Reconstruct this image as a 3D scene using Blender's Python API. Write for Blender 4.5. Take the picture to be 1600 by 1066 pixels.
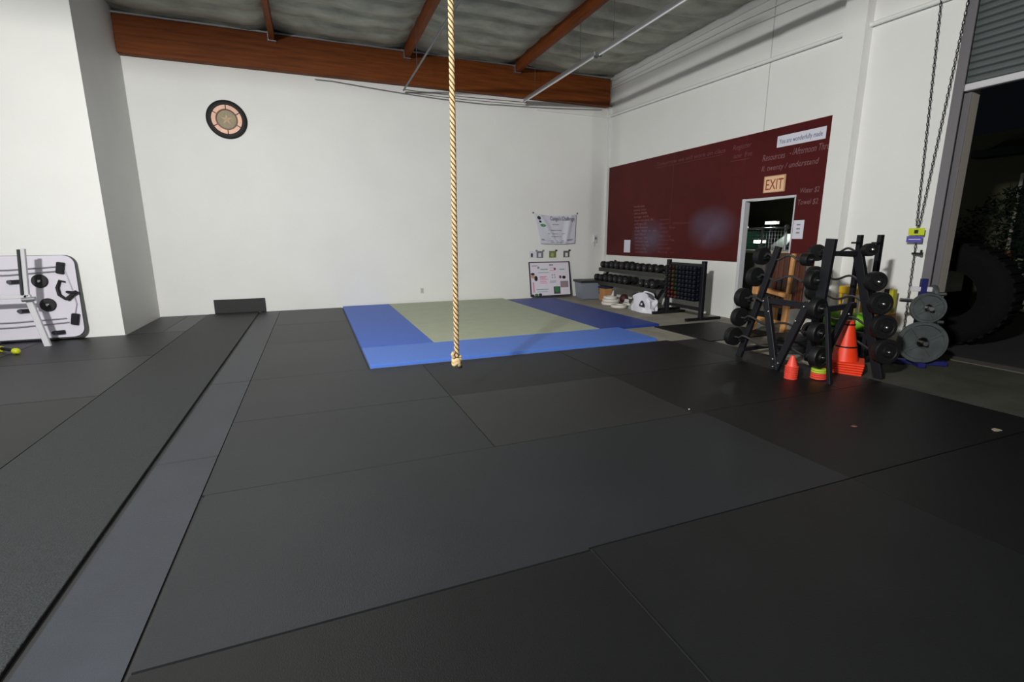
import bpy, bmesh, math, random
from mathutils import Vector, Matrix
random.seed(7)
D = bpy.data
SC = bpy.context.scene
COL = SC.collection
for o in list(D.objects): D.objects.remove(o)
PI = math.pi

# ------------------------------------------------------------------ camera
cam_d = D.cameras.new('camera'); cam = D.objects.new('camera', cam_d); COL.objects.link(cam)
YAW, PITCH, ROLL = math.radians(21.80), math.radians(11.91), math.radians(-0.183)
cy, sy, cp, sp = math.cos(YAW), math.sin(YAW), math.cos(PITCH), math.sin(PITCH)
F = Vector((sy*cp, cy*cp, -sp)); R0 = Vector((cy, -sy, 0)); U0 = R0.cross(F)
c, s = math.cos(ROLL), math.sin(ROLL)
Rv = c*R0 + s*U0; Uv = -s*R0 + c*U0
m = Matrix((Rv, Uv, -F)).transposed().to_4x4(); m.translation = (0, 0, 1.45)
cam.matrix_world = m
cam_d.sensor_width = 36; cam_d.lens = 36*765.16/1600; cam_d.clip_start = 0.05; cam_d.clip_end = 200
SC.camera = cam

# ------------------------------------------------------------------ world, lights, exposure
SC.view_settings.view_transform = 'Standard'; SC.view_settings.look = 'None'
SC.view_settings.gamma = 1; SC.view_settings.use_curve_mapping = False
SC.view_settings.exposure = 0.0
W = D.worlds.new('night'); SC.world = W; W.use_nodes = True
W.node_tree.nodes['Background'].inputs[0].default_value = (0.55, 0.65, 0.85, 1)
W.node_tree.nodes['Background'].inputs[1].default_value = 0.004
def area(name, loc, sx, sy_, power, col=(1, .97, .93), rot=(0, 0, 0)):
    l = D.lights.new(name, 'AREA'); l.shape = 'RECTANGLE'; l.size = sx; l.size_y = sy_; l.energy = power; l.color = col
    o = D.objects.new(name, l); COL.objects.link(o); o.location = loc; o.rotation_euler = rot
    return o
def aim(v): return Vector(v).to_track_quat('-Z', 'Y').to_euler()
area('work_lamp', (-2.65, -0.3, 4.0), .45, .24, 860, (1, .985, .955), aim((.52, .85, -.26)))
area('fill_light_far', (-1.0, 5.5, 4.25), .3, 5.0, 55, (1, .97, .92))  # added overhead fill light, no fixture behind it
area('fill_light_near', (-4.2, 1.5, 4.25), .3, 5.0, 45, (.85, .92, 1))  # second added fill, cooler, also without a fixture

# ------------------------------------------------------------------ materials
MATS = {}
def mat(name, col, rough=.6, metal=0, var=0.0, vscale=3.0, bump=0.0, bscale=60.0, spec=.5, stretch=(1, 1, 1), emit=None, col2=None, detail=5, coat=0):
    if name in MATS: return MATS[name]
    M = D.materials.new(name); M.use_nodes = True; nt = M.node_tree; b = nt.nodes['Principled BSDF']
    b.inputs['Base Color'].default_value = (*col, 1); b.inputs['Roughness'].default_value = rough
    b.inputs['Metallic'].default_value = metal; b.inputs['Specular IOR Level'].default_value = spec
    if coat: b.inputs['Coat Weight'].default_value = coat
    tc = nt.nodes.new('ShaderNodeTexCoord'); mp = nt.nodes.new('ShaderNodeMapping'); mp.inputs['Scale'].default_value = stretch
    nt.links.new(tc.outputs['Object'], mp.inputs[0])
    if var > 0 or col2:
        n = nt.nodes.new('ShaderNodeTexNoise'); n.inputs['Scale'].default_value = vscale; n.inputs['Detail'].default_value = detail
        n.inputs['Roughness'].default_value = .6
        nt.links.new(mp.outputs[0], n.inputs['Vector'])
        r = nt.nodes.new('ShaderNodeValToRGB'); r.color_ramp.elements[0].position = .3; r.color_ramp.elements[1].position = .7
        c2 = col2 or tuple(max(0, x*(1+var)) for x in col); c1 = tuple(x*(1-var) for x in col) if not col2 else col
        r.color_ramp.elements[0].color = (*c1, 1); r.color_ramp.elements[1].color = (*c2, 1)
        nt.links.new(n.outputs[0], r.inputs[0]); nt.links.new(r.outputs[0], b.inputs['Base Color'])
    if bump > 0:
        n2 = nt.nodes.new('ShaderNodeTexNoise'); n2.inputs['Scale'].default_value = bscale; n2.inputs['Detail'].default_value = 6
        nt.links.new(mp.outputs[0], n2.inputs['Vector'])
        bp = nt.nodes.new('ShaderNodeBump'); bp.inputs['Strength'].default_value = bump; bp.inputs['Distance'].default_value = .01
        nt.links.new(n2.outputs[0], bp.inputs['Height']); nt.links.new(bp.outputs[0], b.inputs['Normal'])
    if emit:
        b.inputs['Emission Color'].default_value = (*col, 1); b.inputs['Emission Strength'].default_value = emit
    MATS[name] = M; return M
def srgb(r, g, b):
    f = lambda v: (v/255/12.92) if v/255 <= .04045 else ((v/255+.055)/1.055)**2.4
    return (f(r), f(g), f(b))
wallm = mat('white_wall_paint', srgb(228, 229, 226), .55, var=.03, vscale=.9, bump=.12, bscale=14)
concrete = mat('concrete', srgb(142, 138, 126), .75, var=.22, vscale=2.2, bump=.2, bscale=30)
rubber = [mat('rubber_mat_%d' % i, c_, .45, var=.14, vscale=1.4+i*.3, bump=.25, bscale=190, spec=.36) for i, c_ in enumerate([(.0115, .0132, .0150), (.0040, .0046, .0048), (.023, .026, .033), (.0056, .0064, .0066)])]  # lighter left and darker right tones paint in the floor's light falloff
runner_m = mat('runner_rubber', (.012, .0145, .0160), .55, var=.30, vscale=60, bump=.7, bscale=120, spec=.40)
blackrub = mat('black_rubber', (.012, .012, .013), .6, bump=.2, bscale=90)
dark = mat('black_powder_coat', (.0075, .008, .011), .5, spec=.3)
iron = mat('black_iron', (.0065, .007, .0075), .5, spec=.35, bump=.15, bscale=60)
chrome = mat('chrome', (.62, .62, .64), .25, 1)
barsteel = mat('dark_bar_steel', (.10, .10, .10), .35, .8)
greyiron = mat('grey_iron_plate', (.075, .088, .09), .5, .3, var=.25, vscale=9, bump=.2, bscale=50)
blue_m = mat('blue_vinyl', srgb(56, 98, 190), .55, var=.08, vscale=50, bump=.15, bscale=120)
green_m = mat('sage_vinyl', srgb(166, 173, 150), .6, var=.05, vscale=4, bump=.1, bscale=90)
beamwood = mat('glulam_wood', (.165, .043, .007), .6, spec=.2, var=.35, vscale=2.2, bump=.15, bscale=12, stretch=(.5, 6, 9))
joistwood = mat('joist_wood', (.21, .055, .012), .6, spec=.2, var=.25, vscale=3, bump=.15, bscale=12, stretch=(9, .6, 6))
insul = mat('insulation_foil', (.38, .39, .33), .5, .2, var=.32, vscale=2.5, bump=.9, bscale=4.5, stretch=(.8, 1.6, 1))
galv = mat('galvanised', (.45, .46, .48), .38, .8)
conduit = mat('grey_conduit', (.16, .17, .18), .45, .6)
maroon = mat('maroon_board', srgb(78, 20, 20), .5, var=.18, vscale=1.1, bump=.05, bscale=12, spec=.2)
chalk = mat('chalk', srgb(128, 92, 96), .9)
chalk2 = mat('chalk_faint', srgb(108, 62, 68), .9)
smudge = mat('chalk_smudge', srgb(98, 66, 86), .9)
white = mat('white_plastic', srgb(222, 222, 226), .45)
paper = mat('white_paper', srgb(214, 214, 226), .8)
whitepaint = mat('white_metal_paint', srgb(205, 205, 210), .4)
steelguide = mat('grey_steel_guide', srgb(120, 118, 122), .45, .3)
slatm = mat('roll_door_slat', srgb(92, 100, 100), .5, .3)
beige = mat('beige_jamb', srgb(165, 158, 150), .6)
orange = mat('orange_plastic', (.80, .045, .008), .45)
coral = mat('coral_plastic', (.75, .07, .04), .5)
limep = mat('lime_plastic', (.42, .55, .04), .5)
woodtan = mat('tan_wood', (.50, .24, .08), .5, var=.2, vscale=3, stretch=(6, 6, 1))
woodbrown = mat('brown_stave', (.075, .022, .010), .4, var=.3, vscale=3, stretch=(8, 8, .6))
cardb = mat('cardboard', srgb(186, 130, 82), .8, var=.1, vscale=6)
tubm = mat('grey_tub', srgb(128, 136, 148), .45)
darkgrey = mat('dark_grey_plastic', srgb(38, 44, 46), .5)
bluepaint = mat('blue_paint', srgb(20, 26, 92), .5)
yellow = mat('yellow_plastic', srgb(214, 170, 20), .5)
limeball = mat('lime_rubber', srgb(110, 170, 24), .5)
deepgreen = mat('deep_green_rubber', srgb(40, 84, 34), .6)
bronze = mat('bronze_leaf', srgb(190, 150, 128), .45, .2, var=.15, vscale=8)
dialm = mat('clock_dial', srgb(140, 136, 118), .6, col2=srgb(170, 150, 110), vscale=14)
rimm = mat('clock_rim', (.008, .0075, .0075), .6, spec=.3)
ropem = mat('tan_rope', srgb(196, 172, 130), .85, var=.15, vscale=60, bump=.4, bscale=200)
ropem2 = mat('dirty_groove_shade', srgb(84, 62, 40), .9, var=.2, vscale=60, bump=.4, bscale=200)  # dark yarn colour paints shade and dirt into the rope's grooves
ink = mat('dark_ink', srgb(40, 40, 44), .8)
pinkink = mat('pink_ink', srgb(214, 130, 160), .8)
tealink = mat('teal_ink', srgb(130, 176, 176), .8)
greyink = mat('grey_ink', srgb(140, 140, 152), .8)
greenink = mat('green_ink', srgb(50, 130, 70), .8)
skin_ink = mat('photo_tan', srgb(190, 150, 120), .8)
exitm = mat('exit_face', srgb(236, 196, 156), .5)
redink = mat('exit_red', srgb(150, 52, 30), .6)
darkb = mat('night_stucco', srgb(70, 68, 48), .8, var=.1, vscale=1.5)
asphalt = mat('asphalt', (.02, .02, .022), .85, var=.2, vscale=4)
leafm = mat('night_leaf', (.004, .013, .005), .8, spec=.2)
glassm = None

# ------------------------------------------------------------------ geometry helpers
class MB:
    def __init__(s): s.bm = bmesh.new()
    def _new(s, verts, faces):
        vs = [s.bm.verts.new(v) for v in verts]
        for f in faces:
            try: s.bm.faces.new([vs[i] for i in f])
            except ValueError: pass
        return vs
    def box(s, x0, x1, y0, y1, z0, z1, bevel=0, M=None, seg=1):
        vs = [(x, y, z) for x in (x0, x1) for y in (y0, y1) for z in (z0, z1)]
        fs = [(0, 1, 3, 2), (4, 6, 7, 5), (0, 4, 5, 1), (2, 3, 7, 6), (0, 2, 6, 4), (1, 5, 7, 3)]
        if M: vs = [M @ Vector(v) for v in vs]
        if not bevel: s._new(vs, fs); return s
        t = bmesh.new(); tv = [t.verts.new(v) for v in vs]
        for f in fs: t.faces.new([tv[i] for i in f])
        bmesh.ops.bevel(t, geom=t.edges[:], offset=bevel, segments=seg, affect='EDGES', profile=.5)
        t.verts.index_update()
        s._new([v.co.copy() for v in t.verts], [[v.index for v in f.verts] for f in t.faces]); t.free(); return s
    def bar(s, p0, p1, w, h, up=(0, 0, 1), bevel=0):
        p0, p1 = Vector(p0), Vector(p1); d = p1-p0; L = d.length; d.normalize()
        u = Vector(up); x = d.cross(u)
        if x.length < 1e-4: x = d.cross(Vector((1, 0, 0)))
        x.normalize(); z = x.cross(d)
        M = Matrix((x, d, z)).transposed().to_4x4(); M.translation = p0
        return s.box(-w/2, w/2, 0, L, -h/2, h/2, bevel, M)
    def lathe(s, prof, org, axis=(0, 0, 1), seg=20, cap=True):
        a = Vector(axis).normalized(); q = a.to_track_quat('Z', 'Y').to_matrix(); o = Vector(org)
        n = len(prof); vs = []
        for r, h in prof:
            for k in range(seg):
                t = 2*PI*k/seg; vs.append(o + q @ Vector((r*math.cos(t), r*math.sin(t), h)))
        fs = []
        for i in range(n-1):
            for k in range(seg):
                k2 = (k+1) % seg; fs.append((i*seg+k, i*seg+k2, (i+1)*seg+k2, (i+1)*seg+k))
        if cap: fs.append(tuple(range(seg))[::-1]); fs.append(tuple((n-1)*seg+k for k in range(seg)))
        s._new(vs, fs); return s
    def cyl(s, p0, p1, r, r1=None, seg=14):
        p0, p1 = Vector(p0), Vector(p1); return s.lathe([(r, 0), (r if r1 is None else r1, (p1-p0).length)], p0, p1-p0, seg)
    def ring(s, org, axis, r_out, r_in, th, seg=32, bev=.0):
        b = bev
        prof = [(r_in, 0), (r_out-b, 0), (r_out, b), (r_out, th-b), (r_out-b, th), (r_in, th), (r_in, 0)]
        return s.lathe(prof, org, axis, seg, cap=False)
    def tube(s, pts, r, seg=8, cap=True, closed=False):
        pts = [Vector(p) for p in pts]; n = len(pts); vs = []; prev = None
        for i, p in enumerate(pts):
            if closed: d = pts[(i+1) % n]-pts[i-1]
            else: d = pts[min(i+1, n-1)]-pts[max(i-1, 0)]
            d.normalize()
            if prev is None:
                x = d.orthogonal().normalized()
            else:
                x = (prev - d*prev.dot(d)); x.normalize()
            prev = x; y = d.cross(x); rr = r[i] if isinstance(r, (list, tuple)) else r
            for k in range(seg):
                t = 2*PI*k/seg; vs.append(p + x*rr*math.cos(t) + y*rr*math.sin(t))
        fs = []
        for i in range(n if closed else n-1):
            j = (i+1) % n
            for k in range(seg):
                k2 = (k+1) % seg; fs.append((i*seg+k, i*seg+k2, j*seg+k2, j*seg+k))
        if cap and not closed: fs.append(tuple(range(seg))[::-1]); fs.append(tuple((n-1)*seg+k for k in range(seg)))
        s._new(vs, fs); return s
    def prism(s, poly, frame, th):
        """poly in (u,v); frame=(origin,u,v); extruded th along u x v"""
        o, u, v = (Vector(a) for a in frame); w = u.cross(v).normalized()*th; n = len(poly)
        vs = [o+u*a+v*b for a, b in poly] + [o+u*a+v*b+w for a, b in poly]
        fs = [tuple(range(n))[::-1], tuple(range(n, 2*n))] + [(i, (i+1) % n, n+(i+1) % n, n+i) for i in range(n)]
        s._new(vs, fs); return s
    def ball(s, cen, r, seg=20, sc=(1, 1, 1)):
        c_ = Vector(cen); prof = []
        vs = []; rings = seg//2
        for i in range(1, rings):
            a = PI*i/rings
            for k in range(seg):
                t = 2*PI*k/seg; vs.append(c_+Vector((r*sc[0]*math.sin(a)*math.cos(t), r*sc[1]*math.sin(a)*math.sin(t), r*sc[2]*math.cos(a))))
        fs = []
        for i in range(rings-2):
            for k in range(seg):
                k2 = (k+1) % seg; fs.append((i*seg+k, (i+1)*seg+k, (i+1)*seg+k2, i*seg+k2))
        fs.append(tuple(range(seg))); fs.append(tuple((rings-2)*seg+k for k in range(seg))[::-1])
        s._new(vs, fs); return s
    def build(s, name, m_, parent=None, smooth=False, label=None, origin=None):
        bmesh.ops.recalc_face_normals(s.bm, faces=s.bm.faces[:])
        off = wloc(parent) if parent else Vector(origin or (0, 0, 0))
        for v in s.bm.verts: v.co -= off
        if smooth:
            for f in s.bm.faces: f.smooth = True
            for e in s.bm.edges:
                if len(e.link_faces) == 2 and e.calc_face_angle(0) > .6: e.smooth = False
        me = D.meshes.new(name); s.bm.to_mesh(me); s.bm.free(); me.materials.append(m_)
        o = D.objects.new(name, me); COL.objects.link(o)
        if parent: o.parent = parent
        elif origin: o.location = origin
        if label: o['label'] = label
        return o
def wloc(o):
    v = Vector((0, 0, 0))
    while o: v += o.location; o = o.parent
    return v
def tag(o, label, cat, group=None, kind=None):
    o['label'] = label; o['category'] = cat
    if group: o['group'] = group
    if kind: o['kind'] = kind
    return o
def thing(name, loc, label, cat, group=None):
    o = D.objects.new(name, None); o.empty_display_size = .1; COL.objects.link(o); o.location = loc
    return tag(o, label, cat, group)
def struct(o): o['kind'] = 'structure'; return o
def empty_struct(name, loc):
    o = D.objects.new(name, None); COL.objects.link(o); o.location = loc; o['kind'] = 'structure'; return o
KIDS = {}
def copy_tree(o, parent=None):
    c_ = o.copy(); COL.objects.link(c_)
    if parent: c_.parent = parent
    for ch in [x for x in D.objects if x.parent == o]: copy_tree(ch, c_)
    return c_
RW = Matrix(((0, 0, -1), (-1, 0, 0), (0, 1, 0))).to_4x4()      # text on the right wall (faces -X)
BW = Matrix(((1, 0, 0), (0, 0, -1), (0, 1, 0))).to_4x4()       # text on the back wall (faces -Y)
def text(name, body, size, m_, loc, frame, parent=None, th=.0008, width=None, shear=0, label=None, rot=0):
    cu = D.curves.new(name, 'FONT'); cu.body = body; cu.size = size; cu.extrude = th; cu.shear = shear; cu.resolution_u = 3
    t = D.objects.new(name, cu); COL.objects.link(t)
    dg = bpy.context.evaluated_depsgraph_get(); me = D.meshes.new_from_object(t.evaluated_get(dg)); D.objects.remove(t)
    xs = [v.co.x for v in me.vertices]
    k = width/(max(xs)-min(xs)) if width else 1
    M = Matrix.Translation(Vector(loc)-(wloc(parent) if parent else Vector())) @ frame @ Matrix.Rotation(rot, 4, 'Z') @ Matrix.Diagonal((k, 1, 1, 1))
    me.transform(M); me.materials.clear(); me.materials.append(m_)
    o = D.objects.new(name, me); COL.objects.link(o)
    if parent: o.parent = parent
    if label: o['label'] = label
    return o
def ordn(i): return ['first', 'second', 'third', 'fourth', 'fifth', 'sixth', 'seventh', 'eighth', 'ninth', 'tenth', 'eleventh', 'twelfth', 'thirteenth'][i]

# ================================================================== the room
XL, XR, YF, YB, ZC = -6.0, 6.975, -4.0, 10.96, 5.2
floor = struct(MB().box(XL-.3, 7.2, YF-.3, YB+.3, -.3, 0).build('floor', concrete))
struct(MB().box(XL-.3, 7.2, YB, YB+.25, 0, ZC+.1).build('wall_back', wallm))
struct(MB().box(XL, -2.77, 9.05, YB, 0, ZC+.1).build('wall_left', wallm))
struct(MB().box(XL-.3, XL, YF-.3, YB, 0, ZC+.1).build('wall_far_left', wallm))
struct(MB().box(XL, 7.2, YF-.3, YF, 0, ZC+.1).build('wall_front', wallm))
w = MB()
def wseg(y0, y1, z0, z1): w.box(XR, 7.2, y0, y1, z0, z1)
wseg(6.92, YB, 0, ZC+.1); w.box(XR, 7.06, 6.60, 6.92, 0, 2.06); wseg(6.60, 6.92, 2.06, ZC+.1); wseg(5.65, 6.60, 2.06, ZC+.1); wseg(3.735, 5.65, 0, ZC+.1); wseg(-1.2, 3.735, 4.35, ZC+.1); wseg(YF, -1.2, 0, ZC+.1)
wr = struct(w.build('wall_right', wallm))
MB().box(6.83, XR, 4.80, 5.10, 0, ZC).build('pilaster', wallm, wr)
MB().cyl((6.93, 3.9, 4.10), (6.93, YB-.03, 4.32), .028).build('shadow_band_pipe', wallm, wr, True)  # added pipe standing in for a shadow band along the wall
MB().tube([(6.94, 4.3, 4.70), (6.94, 7, 4.84), (6.94, YB-.02, 4.93)], .007, 6).build('upper_painted_cable', wallm, wr)
MB().tube([(6.94, 4.3, 4.86), (6.94, 7, 4.97), (6.94, YB-.02, 4.98)], .006, 6).build('lower_painted_cable', wallm, wr)
MB().box(6.969, XR+.01, 6.36, 6.375, 3.13, ZC).build('wall_joint', mat('joint', srgb(190, 192, 188), .7), wr)
struct(MB().box(6.90, 6.975, YB-.075, YB, 0, 4.52).build('trim_1', wallm))
struct(MB().box(5.0, 6.9, YB-.03, YB, 4.29, 4.33).build('trim_shadow_band', wallm))  # added strip that carries the shadow band onto the back wall

# ceiling with sagging insulation bays
def ceil_mesh():
    mb = MB(); xs = [XL-.2+i*.2 for i in range(66)] + [7.05]; ny = 300; y0, y1 = YF-.2, YB+.1
    vs = []
    for j in range(ny+1):
        y = y0+(y1-y0)*j/ny
        for i, x in enumerate(xs):
            bay = abs(math.sin(PI*(y-10.67)/.61)); dj = min(abs((x-2.04+1.21) % 2.42-1.21)/.30, (6.95-x)/.7, 1); dj = max(dj, .12); zz = 5.205-.125*bay**.6*dj-.016*math.sin(x*5+y*2.3)*bay*dj
            vs.append((x, y, zz+.010*math.sin(3*x+.7*y)))
    n = len(xs); fs = [(j*n+i, j*n+i+1, (j+1)*n+i+1, (j+1)*n+i) for j in range(ny) for i in range(n-1)]
    mb._new(vs, fs); return mb
cl = struct(ceil_mesh().build('ceiling', insul, smooth=True))
MB().box(XL-.3, 7.2, YF-.3, YB+.25, 5.26, 5.4).build('roof_deck', dark, cl)

struct(MB().box(6.93, 6.975, YF, YB-.18, 5.08, 5.20).build('trim_3', wallm))
# timber
gl = thing('glulam_beam', (2, 10.85, 4.5), 'long orange-brown laminated timber beam along the top of the back wall', 'beam')
MB().box(-2.77, 6.84, 10.78, 10.955, 4.50, 5.09, .006).build('timber', beamwood, gl)
MB().box(-2.77, 6.84, 10.76, 10.79, 5.09, 5.12).build('flashing_strip', galv, gl)
for (x, lab) in ((-.38, 'orange-brown roof joist meeting the timber beam nearest the round plaque'), (2.06, 'orange-brown roof joist behind the top of the climbing rope'), (4.44, 'orange-brown roof joist running just left of the silver strip light')):
    j = thing('roof_joist', (x, 4, 5.0), lab, 'beam', 'roof joists running away from the timber beam')
    MB().box(x-.045, x+.045, YF, 10.78, 4.97, 5.24, .004).build('timber', joistwood, j)
    MB().box(x-.07, x+.07, 10.70, 10.778, 4.95, 4.965).box(x-.07, x-.055, 10.70, 10.778, 4.965, 5.1).build('joist_hanger', galv, j)['kind'] = 'stuff'

# ------------------------------------------------------------------ overhead fittings
def strip(xc, y0, y1, lab, rods):
    t = thing('strip_light', (xc, (y0+y1)/2, 4.38), lab, 'light fixture', 'unlit silver strip lights')
    MB().box(xc-.035, xc+.035, y0, y1, 4.40, 4.46, .004).build('housing', galv, t)
    MB().cyl((xc-.018, y0+.03, 4.385), (xc-.018, y1-.03, 4.385), .013).build('tube', white, t, True)
    MB().box(xc-.03, xc+.03, y1-.03, y1, 4.365, 4.40).box(xc-.03, xc+.03, y0, y0+.03, 4.365, 4.40).build('lamp_holder', conduit, t)['kind'] = 'stuff'
    for y in rods: MB().cyl((xc, y, 4.46), (xc, y, 5.14), .004, seg=6).build('suspension_wire', conduit, t)
strip(4.62, 7.75, 10.74, 'unlit silver strip light whose far end is beside the back wall', (8.3, 10.2))
strip(4.65, 4.7, 7.70, 'unlit silver strip light nearer the camera, continuing the far one', (5.2, 7.3))
strip(4.62, 1.7, 4.65, 'unlit silver strip light nearest the camera, above the top edge of the picture', (2.2, 4.2))
cn = thing('overhead_conduit', (1.97, 8, 4.38), 'thin dark grey pipe hanging left of the rope top under the roof', 'pipe')
MB().cyl((1.97, 3.0, 4.38), (1.97, 10.78, 4.38), .018).build('pipe', conduit, cn, True)
for y in (6.0, 9.4): MB().cyl((1.97, y, 4.39), (1.97, y, 5.14), .004, seg=6).build('hanger', conduit, cn)
tag(MB().tube([(1.97, 10.74, 4.38), (3.2, 10.74, 4.36), (4.62, 10.74, 4.38)], .008, 6).build('cross_wire', conduit, origin=(1.97, 10.74, 4.38)), 'thin dark wire joining the hanging pipe end to the strip light end', 'wire')
pts = [(.3+6.4*i/20, 10.90, 4.44-.30*math.sin(PI*min(1, max(0, (i-1)/19)))*(.45 if i < 12 else .4)) for i in range(21)]
tag(MB().tube(pts, .006, 6).build('sagging_cable', conduit, origin=(2, 10.9, 4.3)), 'thin cable sagging across the back wall below the timber beam', 'cable')

# ================================================================== floor mats (pieces of the floor)
def rmat(x0, x1, y0, y1, i=0, h=.012, z=0, mm=None, g=.0026):
    return MB().box(x0+g, x1-g, y0+g, y1-g, z, z+h-.0006*(i % 3)).build('rubber_mat', mm or rubber[i % 4], floor)
ys_n = [(-.7, .5), (.55, 1.76), (1.78, 3.03), (3.03, 4.25), (4.25, 5.52)]
k = 0
MB().box(-5.95, 5.2, -3.9, 5.5, -.001, .0015).build('mat_underlay', blackrub, floor)
MB().box(-2.76, .5, 5.5, 10.94, -.001, .0014).build('mat_underlay', blackrub, floor)
# narrow column beside the runner
for (a, b) in ((-.6, 1.74), (1.74, 3.60), (3.60, 5.52), (5.52, 7.38), (7.38, 9.06), (9.06, 10.93)):
    rmat(-1.055, -.703, a, b, k, mm=rubber[2]); k += 1
# main field
for a, b in ((-2.0, -.72), (-.72, .55)):
    for x0, x1 in ((-.70, 1.10), (1.10, 2.93), (2.93, 4.76)): rmat(x0, x1, a, b, k); k += 1
rmat(-.69, 1.105, .55, 1.762, 1, g=.004); rmat(1.112, 2.93, -.03, 1.778, 3, h=.0125, g=.0035)
rmat(1.10, 2.93, -.05, 0.0, 2)
rmat(2.93, 5.28, .55, 1.78, 1, g=.002); rmat(-.686, 1.10, 1.77, 3.03, 0, g=.0015); rmat(1.098, 2.93, 1.785, 3.03, 0, g=.0006); rmat(2.93, 5.24, 1.785, 3.03, 1); rmat(4.64, 5.24, 3.03, 3.2, 3)
rmat(-.70, 1.08, 3.03, 4.25, 0); rmat(1.08, 2.84, 3.03, 4.25, 2, h=.014, mm=mat('rubber_mat_light', (.0115, .012, .0115), .44, var=.14, bump=.25, bscale=190)); rmat(2.84, 4.64, 3.03, 4.25, 1)
rmat(-.70, 1.08, 4.25, 5.53, 0); rmat(1.08, 2.84, 4.25, 5.53, 1); rmat(2.84, 4.60, 4.25, 5.53, 3)
rmat(-.70, .48, 5.53, 7.38, 0); rmat(-.70, .48, 7.38, 9.06, 1); rmat(-.70, .48, 9.06, 10.93, 3)
rmat(4.76, 6.3, -2, .55, 0); rmat(5.28, 6.6, .55, 1.95, 1)
# left of the runner
for a, b in ((-.2, 1.7), (1.7, 3.6), (3.6, 5.52), (5.52, 7.28)):
    rmat(-3.78, -1.97, a, b, k, mm=rubber[(k+1) % 4]); rmat(-5.6, -3.79, a, b, k+1); k += 1
rmat(-3.7, -1.97, 7.29, 9.03, 1); rmat(-5.5, -3.71, 7.29, 9.03, 2); rmat(-2.75, -2.3, 9.06, 10.93, 0); rmat(-2.3, -1.97, 9.06, 10.93, 2)
# runner
rn = thing('rubber_runner', (-1.5, 5, 0), 'long black speckled rubber runner along the left, end turned up the wall', 'mat')
MB().box(-1.95, -1.085, -.4, 10.86, .0, .024, .003).build('strip', runner_m, rn)
up = [(-1.95, 10.86)]
MB().bar((-1.86, 10.93, .15), (-.965, 10.93, .15), .022, .27, bevel=.004).build('upturned_end', blackrub, rn)
rmat2 = tag(MB().box(5.12, 6.45, 5.25, 6.5, 0, .014, .003).build('door_mat', rubber[1], origin=(5.8, 5.9, 0)), 'square black rubber mat lying on the concrete before the doorway', 'mat')

MB().box(4.9, 7.19, -1.2, 3.733, -.002, .0012).build('stained_apron', mat('stained_concrete', srgb(66, 66, 58), .8, var=.25, vscale=2.5, bump=.2, bscale=30, spec=.25), floor)
MB().box(6.98, 7.2, -1.2, 3.61, .0012, .012).build('door_sill', mat('sill', srgb(84, 82, 74), .7), floor)
# exercise mats
def vmat(x0, x1, y0, y1, m_, lab, n, h=.04):
    t = thing('exercise_mat', ((x0+x1)/2, (y0+y1)/2, 0), lab, 'mat', 'coloured martial arts mats')
    MB().box(x0+.002, x1-.002, y0+.002, y1-.002, .0, h, .005, seg=2).build('cover', m_, t)
    return t
vmat(.50, 1.46, 6.55, 10.90, blue_m, 'blue vinyl mat along the left edge of the matted square', 3)
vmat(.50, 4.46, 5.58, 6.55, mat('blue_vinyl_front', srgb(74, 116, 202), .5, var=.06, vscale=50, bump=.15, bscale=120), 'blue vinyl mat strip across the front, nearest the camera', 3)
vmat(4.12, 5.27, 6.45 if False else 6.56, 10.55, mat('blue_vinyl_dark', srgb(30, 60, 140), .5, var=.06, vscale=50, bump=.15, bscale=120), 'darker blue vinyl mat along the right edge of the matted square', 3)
for i in range(3):
    y0 = 6.55+i*1.45
    vmat(1.46, 4.12, y0, y0+1.45, green_m, ['sage green mat section touching the front blue strip', 'middle sage green mat section between the blue side mats', 'sage green mat section against the back wall'][i], 2)

# ================================================================== maroon chalkboard, right wall
XB = XR-.018
cb = thing('chalkboard', (XR, 8, 1.02), 'large maroon painted chalkboard wall panel with chalk writing', 'chalkboard')
for y0, y1, z0, z1 in ((8.5075, 10.95, 1.02, 3.13), (6.68, 8.507, 1.02, 3.13), (5.632, 6.677, 2.085, 3.13), (5.12, 5.6295, 1.02, 3.13)):
    MB().box(XB, XR, y0, y1, z0, z1, .002).build('board_sheet', maroon, cb)
def ct(body, y, z, size, width=None, m_=chalk, sh=.2): text('chalk_lettering', body, size, m_, (XB-.0015, y, z), RW, cb, th=.0004, width=width, shear=sh)
ct('Resources', 6.33, 2.66, .14, .42); ct('- /Afternoon Three', 5.83, 2.68, .14, .68)
ct('II. twenty / understand', 6.33, 2.50, .12, 1.0)
ct('Water $2', 5.58, 2.10, .11, .31); ct('Towel $2', 5.60, 1.93, .11, .33)
ct('- Tomorrow we will work on class', 9.15, 2.93, .11, 2.0, chalk2); ct('Register', 6.98, 2.93, .12, .4, chalk2); ct('now  free', 6.95, 2.79, .12, .4, chalk2)
MB().box(XB-.001, XB, 6.6, 7.0, 2.745, 2.752).build('chalk_line', chalk2, cb); MB().box(XB-.001, XB, 7.2, 9.1, 2.895, 2.90).build('chalk_line', chalk2, cb)
lines = ['monday squat', 'press row', 'deadlift', 'lunge x10', 'clean and jerk 55', 'pull ups 20', 'dips bench', 'run 400 m 3x', 'row 500 m', 'sit ups 50', 'kettlebell swing', 'burpees ten', 'box jump', 'snatch']
for i, l_ in enumerate(lines): ct(l_, 9.80-.01*i, 2.12-i*.078, .062, .40+.12*((i*5) % 4)/3 + (.28 if i in (4, 7) else 0), chalk, 0)
lines = ['team', 'jason    champion', 'amy lee', 'coach', 'danny', 'maria', 'peter w', 'sarah', 'luis o']
for i, l_ in enumerate(lines): ct(l_, 8.85, 1.80-i*.085, .062, .30+.1*(i % 3) + (.55 if i == 1 else 0), chalk2, 0)
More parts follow.
